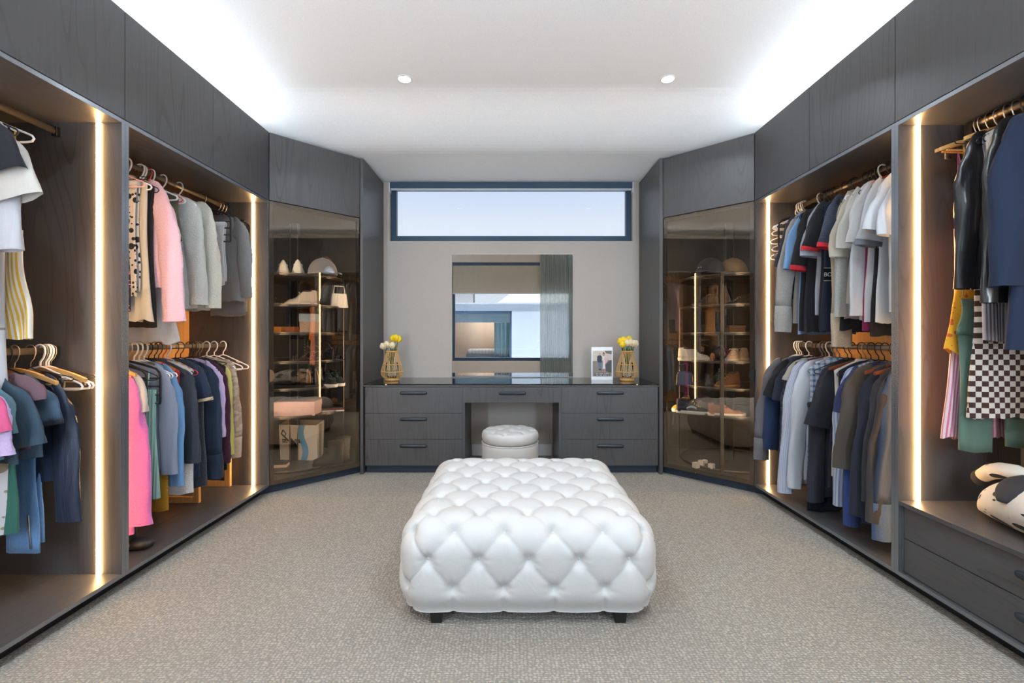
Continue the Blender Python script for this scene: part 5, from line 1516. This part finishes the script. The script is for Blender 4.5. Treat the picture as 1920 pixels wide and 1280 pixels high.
for sx in (-.065, .065):
    MB().tube([(sx, -.03+.001, .02), (sx, -.034, .06), (sx*.95, -.03, .10)], .005, 6).obj('gold_ring', GOLD, t, smooth=True, world=False)
shoe('leather_boot', 'brown leather shoe with a pale welt on the fifth shelf', 'shoe', on_shelf(1, 4, 1364, 3.80), rad(200), L=.25, upper=(104, 66, 44), sole=(150, 120, 84), high=.03)
shoe('leather_boot', 'dark leather boot beside the brown shoe', 'boot', on_shelf(1, 4, 1345, 3.98), rad(200), L=.24, upper=(38, 36, 44), sole=(60, 50, 44), high=.04)
shoe('sneaker', 'navy sneaker with a yellow tag on the sixth shelf', 'sneaker', on_shelf(1, 5, 1299, 3.84), rad(-25), L=.27, upper=(32, 40, 58), sole=(190, 204, 210), lace=(226, 190, 40), high=.02, mark=(170, 196, 212))
shoe('sneaker', 'yellow and white sneaker on the sixth shelf', 'sneaker', on_shelf(1, 5, 1278, 4.0), rad(215), L=.24, upper=(222, 200, 90), sole=(226, 222, 210), high=.02)
shoe('casual_shoe', 'tan casual shoe with a white sole on the sixth shelf', 'shoe', on_shelf(1, 5, 1362, 3.72), rad(-12), L=.29, upper=(168, 118, 92), sole=(232, 228, 220), kind='sneaker', lace=(150, 104, 80))
shoe('casual_shoe', 'grey casual shoe behind the tan one', 'shoe', on_shelf(1, 5, 1336, 3.88), rad(-8), L=.26, upper=(120, 112, 116), sole=(226, 222, 216))
cap('plum coloured cap behind the grey shoe', on_shelf(1, 5, 1318, 4.1), rad(190), (70, 40, 66), r=.085)
def cube_toy(label, p, rz, s_=.045):
    t = thing('white_charging_cube', label, 'cube', p, rz)
    MB().box(-s_/2, s_/2, -s_/2, s_/2, 0, s_).obj('block', simple('white_plastic_cube', (236, 232, 228), .4), t, world=False, bev=.004)
    b = MB()
    for dx in (-.008, .008): b.box(s_/2, s_/2+.014, dx-.002, dx+.002, s_*.4, s_*.6)
    b.obj('prong', CHROME, t, world=False)
cube_toy('white plastic cube alone at the front of the bottom shelf', on_shelf(1, 6, 1305, 3.76), rad(20))
cube_toy('white plastic cube touching the first one', on_shelf(1, 6, 1315, 3.82), rad(50))
cube_toy('small white plastic cube at the back of the trio', on_shelf(1, 6, 1322, 3.90), rad(10), .03)
cube_toy('white plastic cube beside the rack post', on_shelf(1, 6, 1334, 3.74), rad(35), .042)

# ---------------------------------------------------------------- spotted plush dog on the bench shelf
t = thing('plush_dog', 'white plush dog with black spots lying on the bench shelf', 'plush toy', (2.12, 1.72, .418))
SPOT = fab((236, 226, 212), 'spots', (42, 40, 42), 15.0)
bk = simple('black_plush', (44, 42, 44), .95, nb=.2)
rings = []
def torso(v): return max(.004, sin(pi*(v*.94+.03))**.5)
for i in range(25):
    v = i/24; y = 1.985-.66*v; r = torso(v)
    rings.append([(2.07+.17*r*cos(2*pi*k/32), y+.03*cos(2*pi*k/32), .4185+.118*r**.7*.98+.118*r*sin(2*pi*k/32)+.0005) for k in range(32)])
MB().loft(rings).obj('torso', SPOT, t, smooth=True)
MB().tube([(2.075, 1.985, .585), (2.07, 1.95, .612), (2.065, 1.90, .632), (2.06, 1.84, .640), (2.06, 1.79, .635)], [.028, .032, .034, .034, .03], 14).obj('foreleg', SPOT, t, smooth=True)
MB().ball((2.078, 2.0, .572), .030, .030, .034).obj('black_paw', bk, t, smooth=True)
rings = []
for i in range(13):
    v = i/12; a = .15+1.25*v
    w_ = .012+.040*sin(pi*(v*.75+.22))**.8
    rings.append([(2.07-(.158+.010*cos(2*pi*k/14))*sin(a), 1.76+w_*sin(2*pi*k/14), .5315+(.112+.010*cos(2*pi*k/14))*cos(a)) for k in range(14)])
MB().loft(rings).obj('ear', bk, t, smooth=True)

# ---------------------------------------------------------------- bamboo vases, tulips, picture on the desk
BAMBOO = simple('bamboo_cane', (214, 166, 98), .45, nb=.1)
def vase(px, Y, label):
    x = (px-VX)*Y/FPX; z0 = .7822
    T = thing('bamboo_vase', label, 'vase', (x, Y, z0))
    prof = [(.058, .024), (.082, .034), (.096, .055), (.099, .075), (.095, .105), (.084, .145), (.072, .185), (.060, .225), (.050, .262), (.047, .278)]
    MB().lathe([(.062, 0), (.066, .006), (.066, .020), (.060, .028), (.05, .028)], (x, Y, z0), 36).obj('base', BAMBOO, T, smooth=True)
    for k in range(24):
        a = 2*pi*k/24
        MB().tube([(x+r*cos(a), Y+r*sin(a), z0+z) for r, z in prof], .0032, 6).obj('cane', BAMBOO, T, smooth=True)
    for r, z in ((.0985, .085), (.083, .152), (.050, .272)):
        MB().torus((x, Y, z0+z), r, .0042 if z < .25 else .0075, 36, 8).obj('hoop', BAMBOO, T, smooth=True)
    MB().lathe([(.046, .032), (.057, .05), (.058, .14), (.050, .17)], (x, Y, z0), 28, cap0=True, cap1=False).obj('glass_insert', CLEARGLASS, T, smooth=True)
    return T, x, Y, z0
def tulip(x, y, z, dx, dy, h, col, label, lean=.5):
    t = thing('tulip', label, 'flower', (x, y, z), 0, 'tulips in the bamboo vases')
    hd = Vector((dx, dy, h))
    MB().tube([(0, 0, 0), (dx*.25, dy*.25, h*.55), (dx, dy, h)], .003, 6).obj('stem', simple('tulip_green', (64, 112, 44), .6), t, smooth=True, world=False)
    m = simple('petal_%d_%d_%d' % col, col, .55)
    ax = Vector((dx*.9, dy*.9, h*.55)).normalized()
    for k in range(6):
        a = 2*pi*k/6+(.3 if k % 2 else 0)
        e1 = ax.orthogonal().normalized(); e2 = ax.cross(e1)
        o = e1*cos(a)+e2*sin(a); w = ax.cross(o)
        rows = []
        for i in range(6):
            v = i/5
            c = hd+ax*(.064*v)+o*(.026*sin(pi*min(1, v*.8+.12)))
            ww = .021*sin(pi*(v*.86+.10))
            rows.append([c-w*ww, c+o*.004, c+w*ww])
        MB().loft(rows, closed=False).obj('petal', m, t, smooth=True, world=False)
    for sg in (-1, 1):
        rows = []
        for i in range(6):
            v = i/5
            c = Vector((dx*.55*v+sg*.022*v, dy*.4*v-.012*v, h*.35+h*.55*v))
            ww = .010*sin(pi*(v*.9+.08))
            rows.append([c+Vector((0, -ww, 0)), c+Vector((sg*.004, 0, 0)), c+Vector((0, ww, 0))])
        MB().loft(rows, closed=False).obj('leaf', simple('tulip_leaf', (50, 104, 40), .5), t, smooth=True, world=False)
YEL, CRM = (246, 208, 30), (240, 218, 176)
T, x, Y, z0 = vase(735, 4.22, 'bamboo lantern vase of tulips at the left end of the desk')
HND = simple('cane_handle', (186, 138, 80), .5)
MB().tube([(x+.048*cos(pi*k/12)*(1.0), Y-.01, z0+.275+.085*sin(pi*k/12)) for k in range(13)], .004, 8).obj('handle', HND, T, smooth=True)
zb = z0+.04
for i_, (dx, dy, h, c) in enumerate([(-.062, -.03, .255, CRM), (-.030, -.035, .27, CRM), (.012, -.04, .262, CRM), (.010, .0, .325, YEL), (.034, -.012, .33, YEL), (.052, .012, .318, YEL)]):
    tulip(x, Y, zb, dx, dy, h, c, ['leftmost cream tulip','second cream tulip from the left','cream tulip nearest the vase middle','yellow tulip behind the cane handle','topmost yellow tulip','rightmost yellow tulip'][i_]+' in the vase far from the photo', 0)
T, x, Y, z0 = vase(1175.5, 4.22, 'bamboo lantern vase of tulips beside the framed photo')
MB().tube([(x+.048*cos(pi*k/12)+.005, Y+.01, z0+.275+.085*sin(pi*k/12)) for k in range(13)], .004, 8).obj('handle', simple('dark_cane_handle', (122, 84, 48), .5), T, smooth=True)
zb = z0+.04
for i_, (dx, dy, h, c) in enumerate([(-.058, -.02, .30, YEL), (-.034, -.02, .31, YEL), (-.045, -.04, .272, YEL), (-.008, -.035, .285, CRM), (.018, -.03, .29, CRM), (.042, -.025, .28, CRM), (.066, -.01, .278, CRM), (.022, .02, .315, YEL)]):
    tulip(x, Y, zb, dx, dy, h, c, ['leftmost yellow tulip','upper yellow tulip on the left','lower yellow tulip on the left','first cream tulip from the left','second cream tulip from the left','third cream tulip from the left','cream tulip furthest right','yellow tulip at the back under the handle'][i_]+' in the vase beside the photo', 0)

px0, px1 = 1109, 1149
Yf = 4.27
x0, x1 = (px0-VX)*Yf/FPX, (px1-VX)*Yf/FPX
zf0, zf1 = .7822, PZ(650.5, Yf)
T = thing('photo_frame', 'white photo frame with a picture of a couple and two caption lines', 'photo frame', ((x0+x1)/2, Yf, zf0))
MB().box(x0, x1, Yf, Yf+.03, zf0, zf1).obj('white_block', simple('white_acrylic', (238, 238, 240), .25), T, bev=.0015)
def FP(u, v, d=.0): # print coordinates 0..1 from the top left
    a0, a1 = x0+(x1-x0)*.05, x1-(x1-x0)*.05
    t0, t1 = zf1-(zf1-zf0)*.11, zf0+(zf1-zf0)*.11
    return (a0+(a1-a0)*u, Yf-.0008-d, t0+(t1-t0)*v)
def fpoly(name, pts, col, d, parent):
    return MB().add([FP(u, v, d) for u, v in pts], [tuple(range(len(pts)))]).obj(name, simple('print_%d_%d_%d' % col, col, .5), parent)
def fell(cu_, cv_, ru, rv, n=14): return [(cu_+ru*cos(2*pi*k/n), cv_+rv*sin(2*pi*k/n)) for k in range(n)]
pr = MB().add([FP(0, 0), FP(1, 0), FP(1, 1), FP(0, 1)], [(0,1,2,3)]).obj('print', simple('print_ground', (138, 126, 116), .5), T)
fpoly('print_backdrop', [(0, 0), (1, 0), (1, .36), (0, .40)], (206, 196, 182), .0002, pr)
fpoly('print_shrub', [(.62, 0), (1, 0), (1, .14), (.7, .10)], (110, 104, 88), .0003, pr)
fpoly('print_shadow', [(.66, .56), (.82, .42), (1, .36), (1, .86), (.7, .8)], (78, 80, 80), .0003, pr)
for i_, (nm, pts, c) in enumerate((('print_jeans', [(.30, .45), (.46, .45), (.45, .70), (.39, .70), (.38, .52), (.37, .70), (.32, .70)], (84, 116, 152)),
                   ('print_jacket', [(.24, .22), (.32, .18), (.43, .18), (.49, .24), (.48, .46), (.28, .46), (.23, .36)], (54, 60, 70)),
                   ('print_head', fell(.375, .13, .045, .055), (204, 154, 136)),
                   ('print_dress', [(.53, .20), (.60, .20), (.64, .40), (.67, .70), (.52, .70), (.55, .45)], (222, 216, 214)),
                   ('print_hair', fell(.575, .13, .055, .07), (60, 36, 36)), ('print_face', fell(.575, .14, .03, .042), (206, 156, 146)),
                   ('print_flowers', [(.60, .30), (.84, .30), (.78, .40), (.66, .52)], (220, 168, 182)),
                   ('print_legs', [(.60, .70), (.66, .70), (.66, .84), (.62, .84)], (190, 130, 118)),
                   ('print_shoes', [(.32, .70), (.45, .70), (.46, .76), (.32, .76)], (66, 60, 62)),
                   ('print_caption_strip', [(.10, .855), (.90, .855), (.90, .985), (.10, .985)], (88, 82, 84)))):
    fpoly(nm, pts, c, .0004+.00004*i_, pr)
cm_ = simple('print_caption', (206, 202, 200), .5)
mb = MB()
rr = random.Random(3)
for (u0, u1, v0) in ((.14, .88, .875), (.17, .85, .935)):
    u = u0
    while u < u1:
        wl = rr.choice((.018, .026, .03)); a = [FP(u, v0, .0009), FP(u+wl, v0, .0009), FP(u+wl, v0+.028, .0009), FP(u, v0+.028, .0009)]
        mb.add(a, [(0,1,2,3)]); u += wl+(.012 if rr.random() < .85 else .05)
mb.obj('print_caption', cm_, pr)
